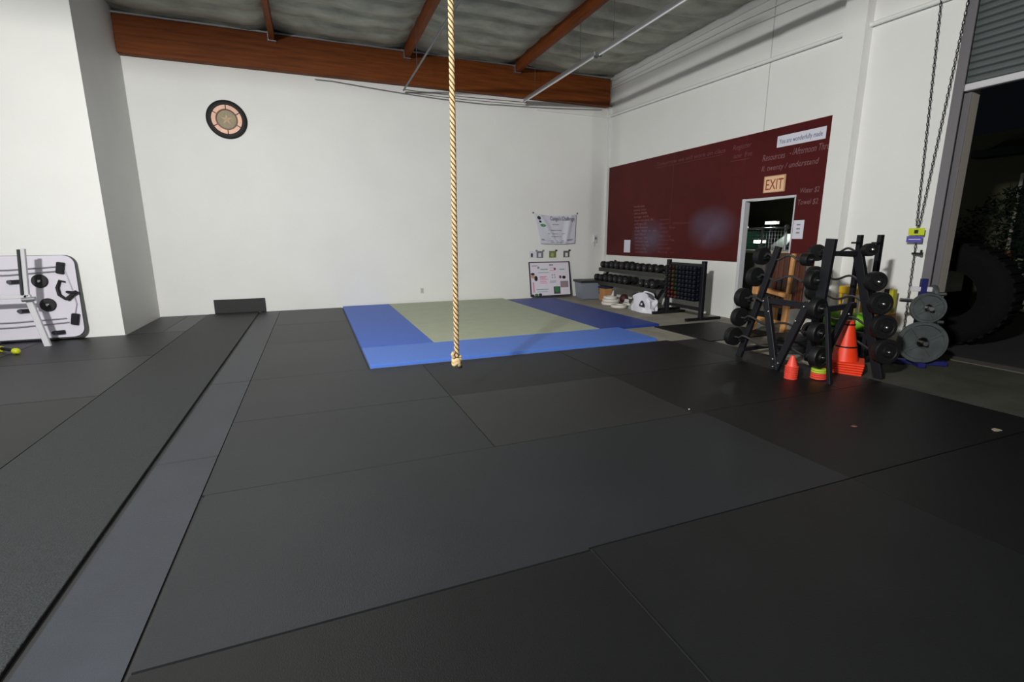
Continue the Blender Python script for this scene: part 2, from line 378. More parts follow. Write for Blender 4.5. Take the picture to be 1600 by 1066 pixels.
def blob(mb, y, z, ry, rz, n=14, sd=0):
    rr = random.Random(sd)
    mb.prism([(-(ry*(.8+.3*rr.random()))*math.cos(2*PI*i/n), (rz*(.8+.3*rr.random()))*math.sin(2*PI*i/n)) for i in range(n)], ((XB-.0004, y, z), (0, 1, 0), (0, 0, 1)), .0003)
# soft erased-chalk haze: material noise over its own patch of board
def smear():
    M = D.materials.new('erased_chalk'); M.use_nodes = True; nt = M.node_tree; b = nt.nodes['Principled BSDF']
    b.inputs['Base Color'].default_value = (*srgb(118, 100, 122), 1); b.inputs['Roughness'].default_value = .8
    tc = nt.nodes.new('ShaderNodeTexCoord'); g = nt.nodes.new('ShaderNodeTexGradient'); g.gradient_type = 'SPHERICAL'
    mp = nt.nodes.new('ShaderNodeMapping'); mp.inputs['Scale'].default_value = (1, 1/.68, 1/.44)
    n = nt.nodes.new('ShaderNodeTexNoise'); n.inputs['Scale'].default_value = 2.3
    mu = nt.nodes.new('ShaderNodeMath'); mu.operation = 'MULTIPLY'; m2 = nt.nodes.new('ShaderNodeMath'); m2.operation = 'MULTIPLY'; m2.inputs[1].default_value = .8
    nt.links.new(tc.outputs['Object'], mp.inputs[0]); nt.links.new(mp.outputs[0], g.inputs[0]); nt.links.new(tc.outputs['Object'], n.inputs['Vector'])
    nt.links.new(g.outputs['Fac'], mu.inputs[0]); nt.links.new(n.outputs[0], mu.inputs[1]); nt.links.new(mu.outputs[0], m2.inputs[0]); nt.links.new(m2.outputs[0], b.inputs['Alpha'])
    return M
sm = smear()
for (y, z) in ((7.35, 1.62), (9.2, 1.45)):
    mb = MB(); mb.box(-.0004, 0, -.7, .7, -.45, .45); o = mb.build('chalk_smear', sm, None); o.parent = cb; o.location = Vector((XB-.0006, y, z))-cb.location

def sheet(name, y0, y1, z0, z1, lab, cat='paper', m_=paper, x=XB):
    t = thing(name, (x, (y0+y1)/2, z0), lab, cat)
    MB().box(x-.004, x-.001, y0, y1, z0, z1).build('sheet', m_, t); return t
t = sheet('banner_strip', 5.26, 6.07, 2.83, 3.0, 'long white paper strip reading You are wonderfully made, top of the chalkboard', 'sign')
text('lettering', 'You are wonderfully made', .10, mat('blueink', srgb(70, 90, 120), .8), (XB-.0052, 6.03, 2.88), RW, t, width=.72, th=.0003)
t = sheet('paper_notice', 5.44, 5.62, 1.42, 1.70, 'white paper notice on the chalkboard right of the doorway')
for z in (1.62, 1.56, 1.5): MB().box(XB-.0048, XB-.004, 5.50, 5.56, z, z+.025).build('print_line', greyink, t)
sheet('paper_notice', 9.87, 10.12, 1.10, 1.39, 'small blank white paper at the lower left of the chalkboard')
t = thing('exit_sign', (XB, 6.05, 2.15), 'cream exit sign with red letters above the doorway', 'sign')
MB().box(XB-.022, XB, 5.84, 6.23, 2.15, 2.41, .004).build('box', exitm, t)
for e_ in ((5.84, 6.23, 2.15, 2.163), (5.84, 6.23, 2.397, 2.41), (5.84, 5.853, 2.163, 2.397), (6.217, 6.23, 2.163, 2.397)): MB().box(XB-.025, XB-.022, *e_).build('edge', mat('exit_edge', srgb(196, 150, 120), .5), t)
text('lettering', 'EXIT', .235, redink, (XB-.0235, 6.20, 2.195), RW, t, width=.32, th=.001)

# doorway
d1 = empty_struct('door_1', (7.08, 6.05, 0))
MB().box(6.945, 7.065, 6.592, 6.65, 0, 2.085, .004).build('jamb', whitepaint, d1)
MB().box(6.945, 7.065, 5.65, 6.59, 2.045, 2.08, .003).build('head', whitepaint, d1)
MB().box(6.958, 7.065, 5.634, 5.655, 0, 2.04, .002).build('jamb', whitepaint, d1)
MB().box(6.97, 7.2, 5.66, 6.59, 0, .02).build('threshold', galv, d1)

# rolling door
d2 = empty_struct('door_2', (7.05, 2, 0))
for i in range(19):
    z = 3.13+i*.072
    MB().prism([(0, 0), (.018, .012), (.022, .036), (.018, .06), (0, .071), (-.004, .071), (-.004, 0)], ((7.02, -1.1, z), (-1, 0, 0), (0, 0, 1)), 4.77).build('slat', slatm, d2)
MB().box(6.965, 7.042, -1.1, 3.67, 3.05, 3.125, .012, seg=2).build('bottom_bar', mat('light_bar', srgb(200, 200, 204), .4), d2)
MB().box(6.93, 6.945, 3.65, 3.75, 0, 4.6).build('guide', steelguide, d2); MB().box(6.945, 6.973, 3.735, 3.75, 0, 4.6).build('guide', steelguide, d2)
MB().box(7.045, 7.055, 3.62, 3.734, 0, 4.34).build('guide', steelguide, d2)
MB().box(7.06, 7.2, 3.62, 3.734, 0, 4.35).build('jamb', beige, d2)
# chains
def chain(p0, p1, name, parent):
    p0, p1 = Vector(p0), Vector(p1); d = p1-p0; n = int(d.length/.046); mb = MB()
    for i in range(n):
        q = p0+d*((i+.5)/n); a = .022; b = .012; pts = []
        for k_ in range(8):
            t_ = 2*PI*k_/8; u = math.cos(t_)*a*1.25; v = math.sin(t_)*b
            e = Vector((0, 1, 0)) if i % 2 else Vector((1, 0, 0))
            pts.append(q+d.normalized()*u+e*v)
        mb.tube(pts, .0042, 5, closed=True)
    o = mb.build(name, iron, parent, True); o['kind'] = 'stuff'; return o
ch = thing('hoist_chain', (6.92, 3.85, .16), 'dark metal chain loop hanging down the white wall beside the rolling door', 'chain')
chain((6.90, 4.04, 4.85), (6.90, 3.88, 1.58), 'left_strand', ch); chain((6.90, 3.69, 4.85), (6.90, 3.85, 1.58), 'right_strand', ch)
chain((6.90, 3.86, 1.58), (6.90, 3.83, .15), 'tail', ch)
t = thing('chain_tag', (6.88, 3.86, 1.46), 'yellow-green tag fixed on the chain', 'tag')
MB().box(6.875, 6.88, 3.77, 3.945, 1.465, 1.55, .001).build('plate', mat('tag_yellow', srgb(190, 205, 30), .6), t)
MB().box(6.8740, 6.875, 3.835, 3.88, 1.485, 1.53).build('print_mark', ink, t)
t = thing('chain_tag', (6.88, 3.86, 1.38), 'purple tag fixed on the chain below the yellow-green one', 'tag')
MB().box(6.875, 6.88, 3.78, 3.955, 1.38, 1.455, .001).build('plate', mat('tag_purple', srgb(90, 84, 170), .6), t)
MB().box(6.8740, 6.875, 3.80, 3.93, 1.41, 1.42).build('print_line', paper, t)
tag(MB().bar((6.95, 3.90, 1.245), (6.86, 3.76, 1.245), .03, .02).cyl((6.86, 3.76, 1.23), (6.86, 3.76, 1.29), .012).build('wall_hook', iron, origin=(6.95, 3.9, 1.24)), 'small dark chain hook sticking out of the wall below the tags', 'hook')

# ================================================================== night outside
g = struct(MB().box(7.2, 40, -20, 30, -.3, -.02).build('floor_outside', asphalt))
b = thing('neighbour_building', (13, 6, 0), 'dim olive stucco building outside the rolling door', 'building')
MB().box(13, 18, -2, 14, 0, 3.5).build('wall', darkb, b)
MB().box(12.6, 13, -2, 6.3, 3.0, 3.14).build('canopy', dark, b)
MB().box(12.95, 13, -1, 5.55, .95, 2.6).build('window', mat('night_window', (.01, .016, .014), .1), b)
MB().box(12.93, 13, 5.55, 5.6, .9, 2.65).build('window_frame', beige, b)
tag(MB().box(12.75, 12.9, -4, 5.95, 0, 1.03).build('garden_wall', mat('kerb_grey', srgb(120, 120, 105), .8), origin=(12.8, 2, 0)), 'low pale wall outside in front of the neighbouring building', 'wall')
bs = thing('shrub', (11.9, 5.0, 0), 'dark green shrub outside beyond the truck tyre', 'shrub')
mb = MB(); rr = random.Random(3)
for i in range(1500):
    a = rr.random()*2*PI; h = rr.random(); r_ = .75*math.sqrt(rr.random())*math.sin(PI*(.15+.8*h))
    p = Vector((11.9+r_*math.cos(a), 5.1+r_*1.3*math.sin(a), .7+1.6*h)); d = Vector((rr.uniform(-1, 1), rr.uniform(-1, 1), rr.uniform(-.3, 1))).normalized(); e = d.orthogonal().normalized()
    mb._new([p, p+d*.05+e*.02, p+d*.11, p+d*.05-e*.02], [(0, 1, 2, 3)])
lf = mb.build('foliage', leafm, bs); lf['kind'] = 'stuff'
MB().cyl((11.9, 5.1, 0), (11.9, 5.1, 1.2), .05).build('trunk', woodbrown, bs)
# yard seen through the doorway
lw = thing('yard_ledge', (8.4, 7.2, 0), 'low wall with pale coping seen through the doorway', 'wall')
MB().box(8.25, 8.45, 5.5, 9.5, 0, 1.13).build('wall', mat('yard_grey', srgb(100, 100, 90), .7), lw)
MB().box(8.2, 8.5, 5.5, 9.5, 1.13, 1.19, .01).build('coping', mat('coping', srgb(196, 186, 160), .6), lw)
fe = thing('mesh_fence', (9.5, 8.2, 0), 'pale wire fence with top rail seen through the doorway', 'fence')
MB().cyl((9.5, 6, 1.64), (9.5, 10.5, 1.64), .02).build('rail', galv, fe, True)
for y in (7.83, 8.44, 9.1): MB().cyl((9.5, y, -.02), (9.5, y, 1.68), .022).build('post', galv, fe, True)
for y in (7.80, 8.90): MB().ball((9.48, y, 1.66), .055, 12).build('post_cap', white, fe, True)
mb = MB()
for i in range(60):
    mb.cyl((9.5, 6+i*.075, 1.64), (9.5, 6+i*.075, 0), .0022, seg=4)
for i in range(20): mb.cyl((9.5, 6, .08*i+.05), (9.5, 10.5, .08*i+.05), .0022, seg=4)
o = mb.build('wire_mesh', galv, fe); o['kind'] = 'stuff'
du = thing('dumpster', (11.1, 11, 0), 'dark green bin behind the wire fence through the doorway', 'bin')
MB().box(10.6, 11.7, 10.05, 12, 0, 1.6, .03).build('body', mat('bin_green', srgb(40, 84, 66), .6), du); MB().box(10.55, 11.75, 10.0, 12.05, 1.6, 1.67, .01).build('lid', dark, du)
ca = thing('parked_car', (11.5, 8.6, 0), 'pale parked car behind the wire fence through the doorway', 'car')
MB().prism([(-2, .35), (2, .35), (2, .95), (1.5, 1.12), (.9, 1.52), (-1.0, 1.55), (-1.7, 1.1), (-2, 1.0)], ((10.7, 9.0-1.1, 0), (0, 1, 0), (0, 0, 1)), 1.6).build('body', mat('car_silver', srgb(150, 156, 150), .35, .3), ca)
MB().prism([(-.9, 1.15), (.95, 1.15), (.7, 1.46), (-.8, 1.48)], ((10.69, 7.9, 0), (0, 1, 0), (0, 0, 1)), .02).build('window', mat('car_glass', (.01, .012, .014), .1), ca)
for y in (6.6, 9.35): MB().lathe([(.1, -.08), (.34, -.08), (.36, -.04), (.36, .1), (.1, .1)], (10.72, y, .36), (1, 0, 0), 20).build('wheel', blackrub, ca, True)
yl = thing('yard_lamp', (9.9, 8.7, 1.7), 'small bright white lamp above the fence through the doorway', 'lamp')
MB().box(9.9, 10.0, 8.45, 8.75, 1.74, 1.80).build('lens', mat('lamp_glow', (1, .97, .9), .5, emit=.9), yl); MB().cyl((9.95, 8.6, -.02), (9.95, 8.6, 1.75), .03).build('pole', dark, yl)
yl = thing('yard_lamp', (10.2, 9.3, 1.3), 'second bright lamp lower down behind the fence through the doorway', 'lamp')
MB().box(10.2, 10.3, 9.02, 9.30, 1.30, 1.37).build('lens', mat('lamp_glow', (1, .97, .9), .5, emit=.9), yl); MB().cyl((10.25, 9.15, -.02), (10.25, 9.15, 1.3), .03).build('pole', dark, yl)
for (x, y, z) in ((9.8, 8.6, 1.9), (10.1, 9.15, 1.45)):
    l = D.lights.new('yard_lamp_light', 'POINT'); l.energy = 13; l.shadow_soft_size = .08; l.color = (.9, 1, .92); o = D.objects.new('yard_lamp_light', l); COL.objects.link(o); o.location = (x, y, z)
# big tyre just outside
ty = thing('tractor_tyre', (8.3, 4.1, 0), 'huge black truck tyre standing upright outside the rolling door', 'tyre')
MB().lathe([(.33, -.22), (.55, -.26), (.64, -.24), (.68, -.20), (.68, .20), (.64, .24), (.55, .26), (.33, .22), (.33, -.22)], (8.3, 4.08, .66), (1, .15, 0), 48, cap=False).build('carcass', mat('tyre_rubber', (.0035, .0035, .004), .85, spec=.15, bump=.3, bscale=30), ty, True)
for i in range(36):
    a = 2*PI*i/36; ca_, sa = math.cos(a), math.sin(a)
    q = Matrix.Translation((8.3, 4.08, .66)) @ Vector((1, .15, 0)).to_track_quat('Z', 'Y').to_matrix().to_4x4() @ Matrix.Rotation(a, 4, 'Z')
    MB().box(.67, .70, -.03, .03, -.21, .21, 0, q).build('tread_block', mat('tyre_rubber', (0, 0, 0)), ty)

# ================================================================== back wall items
YW = YB-.0
# round plaque
cx_, cz_ = -1.275, 3.60
pq = thing('round_plaque', (cx_, YW, cz_), 'round wall plaque with black rim and bronze segments around a grey-tan centre', 'wall ornament')
def yl_(prof, name, m_, seg=48, lab=None): return MB().lathe(prof, (cx_, YW-.001, cz_), (0, -1, 0), seg).build(name, m_, pq, True, lab)
yl_([(.335, 0), (.335, .03), (.30, .045), (.255, .04), (.25, .02)], 'rim', rimm)
yl_([(.178, .02), (.178, .034), (.16, .036), (.155, .028)], 'inner_ring', mat('ring_brown', srgb(110, 76, 58), .5))
yl_([(.158, .02), (.158, .030)], 'dial', dialm)
for i in range(6):
    a0 = i*PI/3+.035+PI/6*0; a1 = (i+1)*PI/3-.035; a0 += PI/2; a1 += PI/2; n = 8
    poly = [(.25*math.cos(a0+(a1-a0)*j/n), .25*math.sin(a0+(a1-a0)*j/n)) for j in range(n+1)]+[(.182*math.cos(a1-(a1-a0)*j/n), .182*math.sin(a1-(a1-a0)*j/n)) for j in range(n+1)]
    MB().prism(poly, ((cx_, YW-.021, cz_), (1, 0, 0), (0, 0, 1)), .012).build('bronze_segment', bronze, pq)
mb = MB()
for i in range(5):
    a = PI/2+i*2*PI/5; b2 = a+PI/5
    mb.prism([(0, 0), (.04*math.cos(a-.5), .04*math.sin(a-.5)), (.11*math.cos(a), .11*math.sin(a)), (.04*math.cos(a+.5), .04*math.sin(a+.5))], ((cx_, YW-.031, cz_), (1, 0, 0), (0, 0, 1)), .006)
    mb.build('ornament_ray', mat('ornament_tan', srgb(186, 156, 120), .5), pq); mb = MB()
# outlet
t = thing('wall_outlet', (2.21, YW, .24), 'small white electrical outlet low on the back wall', 'outlet')
MB().box(2.175, 2.25, YW-.008, YW, .235, .355, .002).build('cover', mat('outlet_plate', srgb(200, 200, 196), .5), t); MB().box(2.195, 2.23, YW-.010, YW-.008, .255, .29).box(2.195, 2.23, YW-.010, YW-.008, .30, .335).build('socket', mat('outlet_beige', srgb(170, 170, 165), .5), t)['kind'] = 'stuff'
# hanging banner
bn = thing('cloth_banner', (5.55, YW, 1.3), 'sagging white cloth banner pinned to the back wall above the small photos', 'banner')
def ban(u, v):   # u,v in 0..1 ; v up
    xl = 5.12-.17*v; xr = 6.06+.04*v; x = xl+(xr-xl)*u
    z = 1.31+(.70)*v - .05*math.sin(PI*u)*(.4+.6*v)
    f = .035*math.exp(-((u-.78-.16*(v-.5))/.07)**2)+.025*math.exp(-((u-(.12+.35*(1-v)))/.06)**2)+.015*math.sin(9*u)*(1-v)
    return Vector((x, YW-.014-abs(f)-.02*(1-v), z))
mb = MB(); nu, nv = 40, 24
vs = [ban(i/nu, j/nv) for j in range(nv+1) for i in range(nu+1)]
mb._new(vs, [(j*(nu+1)+i, j*(nu+1)+i+1, (j+1)*(nu+1)+i+1, (j+1)*(nu+1)+i) for j in range(nv) for i in range(nu)])
cb_ = mb.build('cloth', mat('banner_cloth', srgb(205, 206, 218), .8), bn, True)
sol = cb_.modifiers.new('th', 'SOLIDIFY'); sol.thickness = .003
def bprint(name, poly, m_, lift=.004):
    mb = MB(); P = [ban(u, v)+Vector((0, -lift, 0)) for u, v in poly]; n = len(P)
    mb._new(P+[p+Vector((0, .002, 0)) for p in P], [tuple(range(n)), tuple(range(n, 2*n))[::-1]]+[(i, (i+1) % n, n+(i+1) % n, n+i) for i in range(n)])
    return mb.build(name, m_, bn)
def disc(u, v, ru, rv, n=14): return [(u+ru*math.cos(2*PI*i/n), v+rv*math.sin(2*PI*i/n)) for i in range(n)]
bprint('printed_head', disc(.095, .88, .04, .065), ink); bprint('printed_head', disc(.11, .76, .03, .04), ink)
bprint('printed_logo', disc(.16, .64, .065, .055), mat('banner_green', srgb(86, 140, 100), .8)); 
def tbar(u0, u1, v, h, m_): bprint('print_line', [(u0+(u1-u0)*i/10, v) for i in range(11)]+[(u1-(u1-u0)*i/10, v+h) for i in range(11)], m_)
for (u0, u1, v, h) in ((.27, .62, .48, .03), (.25, .70, .36, .022), (.33, .60, .26, .025), (.04, .90, .115, .012), (.3, .75, .055, .02), (.05, .13, .12, .05), (.74, .93, .12, .04), (.40, .56, .68, .03)): tbar(u0, u1, v, h, greyink)
text('lettering', "Congo's Challenge", .13, mat('letter_violet', srgb(110, 110, 138), .8), (5.34, YW-.075, 1.86), BW, bn, width=.66, th=.001)
for x in (4.93, 6.12): MB().cyl((x, YW-.02, 2.03), (x, YW, 2.03), .018, seg=10).build('pin', conduit, bn)
# four photographs
for i, (x0, w_, cm, lab, cc) in enumerate(((4.84, .19, paper, 'small white photo with a dark figure, leftmost of the row above the framed poster', None), (5.03, .18, mat('ph_grey', srgb(120, 120, 128), .6), 'small grey photo, second in the row above the framed poster', None), (5.37, .19, mat('ph_olive', srgb(110, 124, 70), .6), 'small olive green photo, third in the row above the framed poster', None), (5.76, .17, mat('ph_dark', srgb(96, 98, 90), .6), 'small dark green-grey photo, rightmost of the row above the framed poster', None))):
    t = thing('wall_photo', (x0+w_/2, YW, .98), lab, 'photo', 'row of small photos')
    MB().box(x0, x0+w_, YW-.006, YW, .97, 1.13).build('print', cm, t)
    a, b_ = ((.04, .09) if i == 0 else (.05, .12))
    MB().box(x0+a, x0+b_, YW-.008, YW-.006, .99, 1.08).build('figure', [ink, paper, mat('lawn', srgb(160, 170, 110), .7), paper][i], t)
    MB().box(x0+w_-.03, x0+w_+.03, YW-.010, YW-.006, 1.12, 1.16).build('corner_tape', darkgrey if i > 1 else greyink, t)
# framed poster leaning on the wall
A = Vector((4.80, 10.78, .045)); u = Vector((1, .0, 0)); v = Vector((0, .15, .83)).normalized(); nrm = u.cross(v)*-1
WP, HP = 1.10, .84
fp = thing('framed_poster', (5.35, 10.78, .04), 'framed white collage poster leaning on the back wall behind the mats', 'poster')
MB().prism([(0, 0), (WP, 0), (WP, HP), (0, HP)], (A, u, v), -.0001+.012).build('backing', mat('poster_white', srgb(226, 220, 232), .5), fp)
fm = mat('frame_dark', srgb(46, 46, 58), .4)
for pl in ([(0, 0), (WP, 0), (WP, .022), (0, .022)], [(0, HP-.022), (WP, HP-.022), (WP, HP), (0, HP)], [(0, .022), (.022, .022), (.022, HP-.022), (0, HP-.022)], [(WP-.022, .022), (WP, .022), (WP, HP-.022), (WP-.022, HP-.022)]):
    MB().prism(pl, (A, u, v), .028).build('frame_side', fm, fp)
def pp(name, poly, m_, l=.0135): MB().prism(poly, (A+nrm*-0.0, u, v), l).build(name, m_, fp)
rc = lambda a, b_, w_, h_: [(a, b_), (a+w_, b_), (a+w_, b_+h_), (a, b_+h_)]
for k_, (a, b_, w_, h_, m_) in enumerate([(.08, .735, .15, .02, greyink), (.54, .74, .11, .035, greyink), (.27, .47, .19, .02, pinkink), (.27, .44, .15, .015, pinkink), (.27, .41, .22, .015, pinkink), (.27, .36, .17, .015, pinkink), (.27, .32, .2, .012, pinkink), (.30, .64, .2, .03, tealink), (.24, .57, .28, .015, tealink), (.16, .16, .32, .02, tealink), (.18, .11, .28, .012, tealink), (.55, .62, .14, .012, pinkink), (.55, .68, .12, .01, pinkink), (.82, .63, .14, .03, tealink), (.54, .36, .18, .012, greyink), (.54, .33, .16, .012, greyink), (.60, .50, .03, .03, greyink), (.66, .50, .03, .03, greyink), (.60, .44, .03, .03, greyink), (.67, .44, .03, .03, greyink), (.08, .10, .03, .25, pinkink), (.82, .20, .22, .16, mat('collage_mauve', srgb(150, 130, 140), .7)), (.63, .05, .18, .18, mat('collage_dark', srgb(70, 74, 78), .7))]):
    pp('printed_line' if h_ < .05 else 'printed_picture', rc(a, b_, w_, h_), m_)
for (a, b_, r1, r2, m_) in ((.09, .50, .05, .06, skin_ink), (.09, .55, .05, .03, ink), (.17, .44, .045, .065, ink), (.25, .70, .03, .03, greyink), (.69, .66, .03, .03, mat('plum', srgb(120, 70, 90), .7)), (.83, .46, .035, .04, mat('plum', (0, 0, 0))), (.93, .45, .05, .04, ink), (.72, .16, .05, .08, greenink), (.05, .03, .05, .03, ink), (.16, .045, .05, .03, greenink), (.26, .045, .045, .035, ink)):
    pp('printed_spot', [(max(.023, a+x_*1), max(.023, b_+y_)) for x_, y_ in [(r1*math.cos(2*PI*i/12), r2*math.sin(2*PI*i/12)) for i in range(12)]], m_, .0145)
# wall phone
t = thing('wall_phone', (6.64, YW, 1.35), 'small white wall phone beside the corner of the room', 'phone')
MB().box(6.58, 6.70, YW-.03, YW, 1.32, 1.52, .012, seg=2).build('body', mat('phone_white', srgb(216, 214, 216), .45), t)
MB().bar((6.60, YW-.045, 1.34), (6.60, YW-.045, 1.50), .035, .03, bevel=.008).build('handset', white, t)
MB().box(6.63, 6.69, YW-.034, YW-.03, 1.40, 1.46).build('keypad', greyink, t)
MB().tube([(6.62+.015*math.sin(i), YW-.03, 1.33-.004*i+.0*math.cos(i)) for i in range(24)], .005, 5).build('cord', white, t)

# ================================================================== left: tipped table, stand, dumbbell
th_ = math.radians(4)
Ax = Vector((-4.75, 8.93, .03)); tu = Vector((1, 0, 0)); tv = Vector((0, math.sin(th_), math.cos(th_)))
TW, TH = 1.56, 1.20
def rrect(x0, y0, x1, y1, r, n=6):
    P = []
    for (cx0, cy0, a0) in ((x1-r, y1-r, 0), (x0+r, y1-r, PI/2), (x0+r, y0+r, PI), (x1-r, y0+r, 1.5*PI)):
        for i in range(n+1): a = a0+PI/2*i/n; P.append((cx0+r*math.cos(a), cy0+r*math.sin(a)))
    return P
tb = thing('tipped_table', (-4.0, 8.93, 0), 'white round-cornered folding table tipped on edge against the left wall, underside showing', 'table')
MB().prism(rrect(0, 0, TW, TH, .14), (Ax+Vector((0, .022, 0)), tu, tv), -.035).build('tabletop', mat('table_edge', srgb(58, 64, 62), .5), tb, True)
MB().prism(rrect(.0, .022, TW-.022, TH-.004, .13), (Ax, tu, tv), .004).build('underside_panel', mat('table_white', srgb(214, 210, 222), .4), tb)
def tp(x, z, off=0): return Ax+tu*x+tv*z+Vector((0, -off, 0))   # on the underside
for (z0, z1) in ((1.0, 1.04), (.27, .30)):
    MB().tube([tp(.0, z0, .03), tp(.8, z0+.005, .035), tp(1.36, z1, .03)], .009, 8).build('frame_rod', galv, tb, True)
    MB().tube([tp(.0, z0-.07, .03), tp(.8, z0-.065, .035), tp(1.38, z1-.06, .03)], .009, 8).build('frame_rod', galv, tb, True)
MB().tube([tp(1.42, .98, .02), tp(1.47, .72, .02), tp(1.5, .5, .02), tp(1.45, .3, .02)], .006, 8).build('frame_rod', galv, tb, True)
for (x, z) in ((1.38, 1.02), (1.46, .28)):
    MB().box(-.045, .045, -.03, .03, -.08, .08, .008, Matrix.Translation(tp(x, z, .03)) @ Matrix.Rotation(.2, 4, 'Y')).build('corner_bracket', dark, tb)
for (x, z) in ((1.12, .84), (1.17, .50)):
    rp_ = MB().lathe([(.095, 0), (.095, .02), (.085, .03), (.03, .03), (.028, .022)], tp(x, z, .004), (0, -1, 0), 28).build('round_pad', blackrub, tb, True)
    MB().lathe([(.022, 0), (.022, .01), (.012, .018)], tp(x, z, .03), (0, -1, 0), 12).build('pad_bolt', chrome, rp_, True)
MB().tube([tp(1.41, .82, .03), tp(1.35, .84, .03), tp(1.31, .74, .03), tp(1.32, .64, .03), tp(1.38, .58, .03), tp(1.44, .56, .03)], [.012, .02, .024, .024, .02, .01], 10).build('handle', dark, tb, True)
MB().bar(tp(1.40, .57, .04), tp(1.53, .68, .04), .05, .05, up=(0, 1, 0), bevel=.006).build('latch', dark, tb)
MB().bar(tp(1.41, .68, .05), tp(1.55, .66, .05), .03, .05, up=(0, 1, 0), bevel=.006).build('latch', dark, tb)
for (x, z) in ((.80, .84), (.86, .43), (1.2, .10)):
    MB().cyl(tp(x, z, .004), tp(x, z, .06), .028).build('leg_socket', greyiron, tb, True); MB().bar(tp(x, z, .04), tp(x+.12, z+.005, .04), .05, .04, up=(0, 1, 0), bevel=.005).build('leg_socket', dark, tb)
MB().cyl(tp(.5, .59, .05), tp(.5, .59, .12), .05).build('round_pad', mat('plum_pad', srgb(80, 30, 60), .5), tb, True)
# stand
sd = thing('bench_frame', (-3.55, 8.5, 0), 'white and grey metal weight bench frame at the left edge of the picture', 'weight bench')
MB().bar((-3.545, 8.5, 1.33), (-3.60, 8.5, .70), .045, .05, up=(0, 1, 0), bevel=.004).build('upright', whitepaint, sd)
MB().bar((-3.585, 8.49, 1.32), (-3.64, 8.49, .72), .03, .052, up=(0, 1, 0), bevel=.004).build('upright', darkgrey, sd, label='dark grey upright face')
MB().bar((-3.60, 8.5, .72), (-3.485, 8.5, .0), .07, .05, up=(0, 1, 0), bevel=.005).build('leg', whitepaint, sd)
MB().bar((-3.60, 8.5, .70), (-4.6, 8.5, .70), .05, .05, up=(0, 1, 0), bevel=.004).build('crossbar', whitepaint, sd)
MB().cyl((-3.64, 8.45, .66), (-3.50, 8.45, .67), .03).build('pivot_bolt', galv, sd, True)
MB().bar((-3.92, 8.3, .10), (-4.7, 8.3, .12), .2, .03, bevel=.004).build('foot_plate', dark, sd)
MB().bar((-4.5, 8.5, .70), (-4.6, 8.5, 0), .07, .05, up=(0, 1, 0)).build('leg', whitepaint, sd)
for i, (z, rr_, lab) in enumerate(((.12, .12, 'lower small black weight stacked on the bench frame foot plate'), (.20, .11, 'upper small black weight stacked on the bench frame foot plate'))):
    tag(MB().lathe([(rr_-.02, 0), (rr_, .02), (rr_, .06), (rr_-.02, .078)], (-4.02, 8.30, z), (0, 0, 1), 20).build('stacked_weight', iron, origin=(-4.02, 8.3, z), smooth=True), lab, 'weight', 'weights on the bench frame')
kb = thing('yellow_dumbbell', (-3.75, 8.15, .012), 'black dumbbell with yellow ends on the floor at the left edge', 'dumbbell')
for p, q in (((-3.63, 8.03, .052), (-3.57, 7.98, .052)), ((-3.87, 8.25, .052), (-3.93, 8.30, .052))): MB().lathe([(.02, -.03), (.036, -.02), (.04, .02), (.03, .05), (.015, .06)], p, Vector(q)-Vector(p), 16).build('end_cap', mat('acid_yellow', srgb(190, 196, 30), .5), kb, True)
MB().cyl((-3.64, 8.04, .06), (-3.86, 8.24, .06), .022).build('handle', iron, kb, True)

# ================================================================== climbing rope
P0 = Vector((1.188, 4.2, 5.14)); P1 = Vector((1.138, 4.2, .40))
rp = thing('climbing_rope', (1.15, 4.2, .3), 'thick tan twisted climbing rope hanging from the roof, knotted at its end', 'rope')
dd = P1-P0; N = 620
for k_ in range(3):
    pts = [P0+dd*(i/N)+Vector((.0118*math.cos(2*PI*(i/N*dd.length/.135+k_/3)), .0118*math.sin(2*PI*(i/N*dd.length/.135+k_/3)), 0)) for i in range(N+1)]
    MB().tube(pts, .0125, 8).build('strand', ropem, rp, True)
    pts = [P0+dd*(i/N)+Vector((.0172*math.cos(2*PI*(i/N*dd.length/.135+k_/3+1/6)), .0172*math.sin(2*PI*(i/N*dd.length/.135+k_/3+1/6)), 0)) for i in range(N+1)]
    MB().tube(pts, .0068, 6).build('strand', ropem2, rp, True, label='darker strand with painted groove shade and dirt')
kn = [(P1+Vector((.030*math.cos(t_)*(1+.2*math.sin(2*t_)), .028*math.sin(t_), -.02-.045*(t_/(4*PI))*1.2+.012*math.sin(3*t_)))) for t_ in [4*PI*i/60 for i in range(61)]]
MB().tube(kn, .019, 10).build('knot', ropem, rp, True)
MB().tube([P1+Vector((-.03, -.01, -.01)), P1+Vector((-.042, -.015, .02)), P1+Vector((-.03, -.02, .045))], .016, 10).build('knot_tail', ropem, rp, True)
MB().cyl(P1+Vector((.02, 0, -.07)), P1+Vector((.035, 0, -.115)), .022, .018).build('taped_end', blackrub, rp, True)
MB().cyl(P0+Vector((0, 0, -.02)), P0+Vector((0, 0, .08)), .03).build('anchor', galv, rp, True)

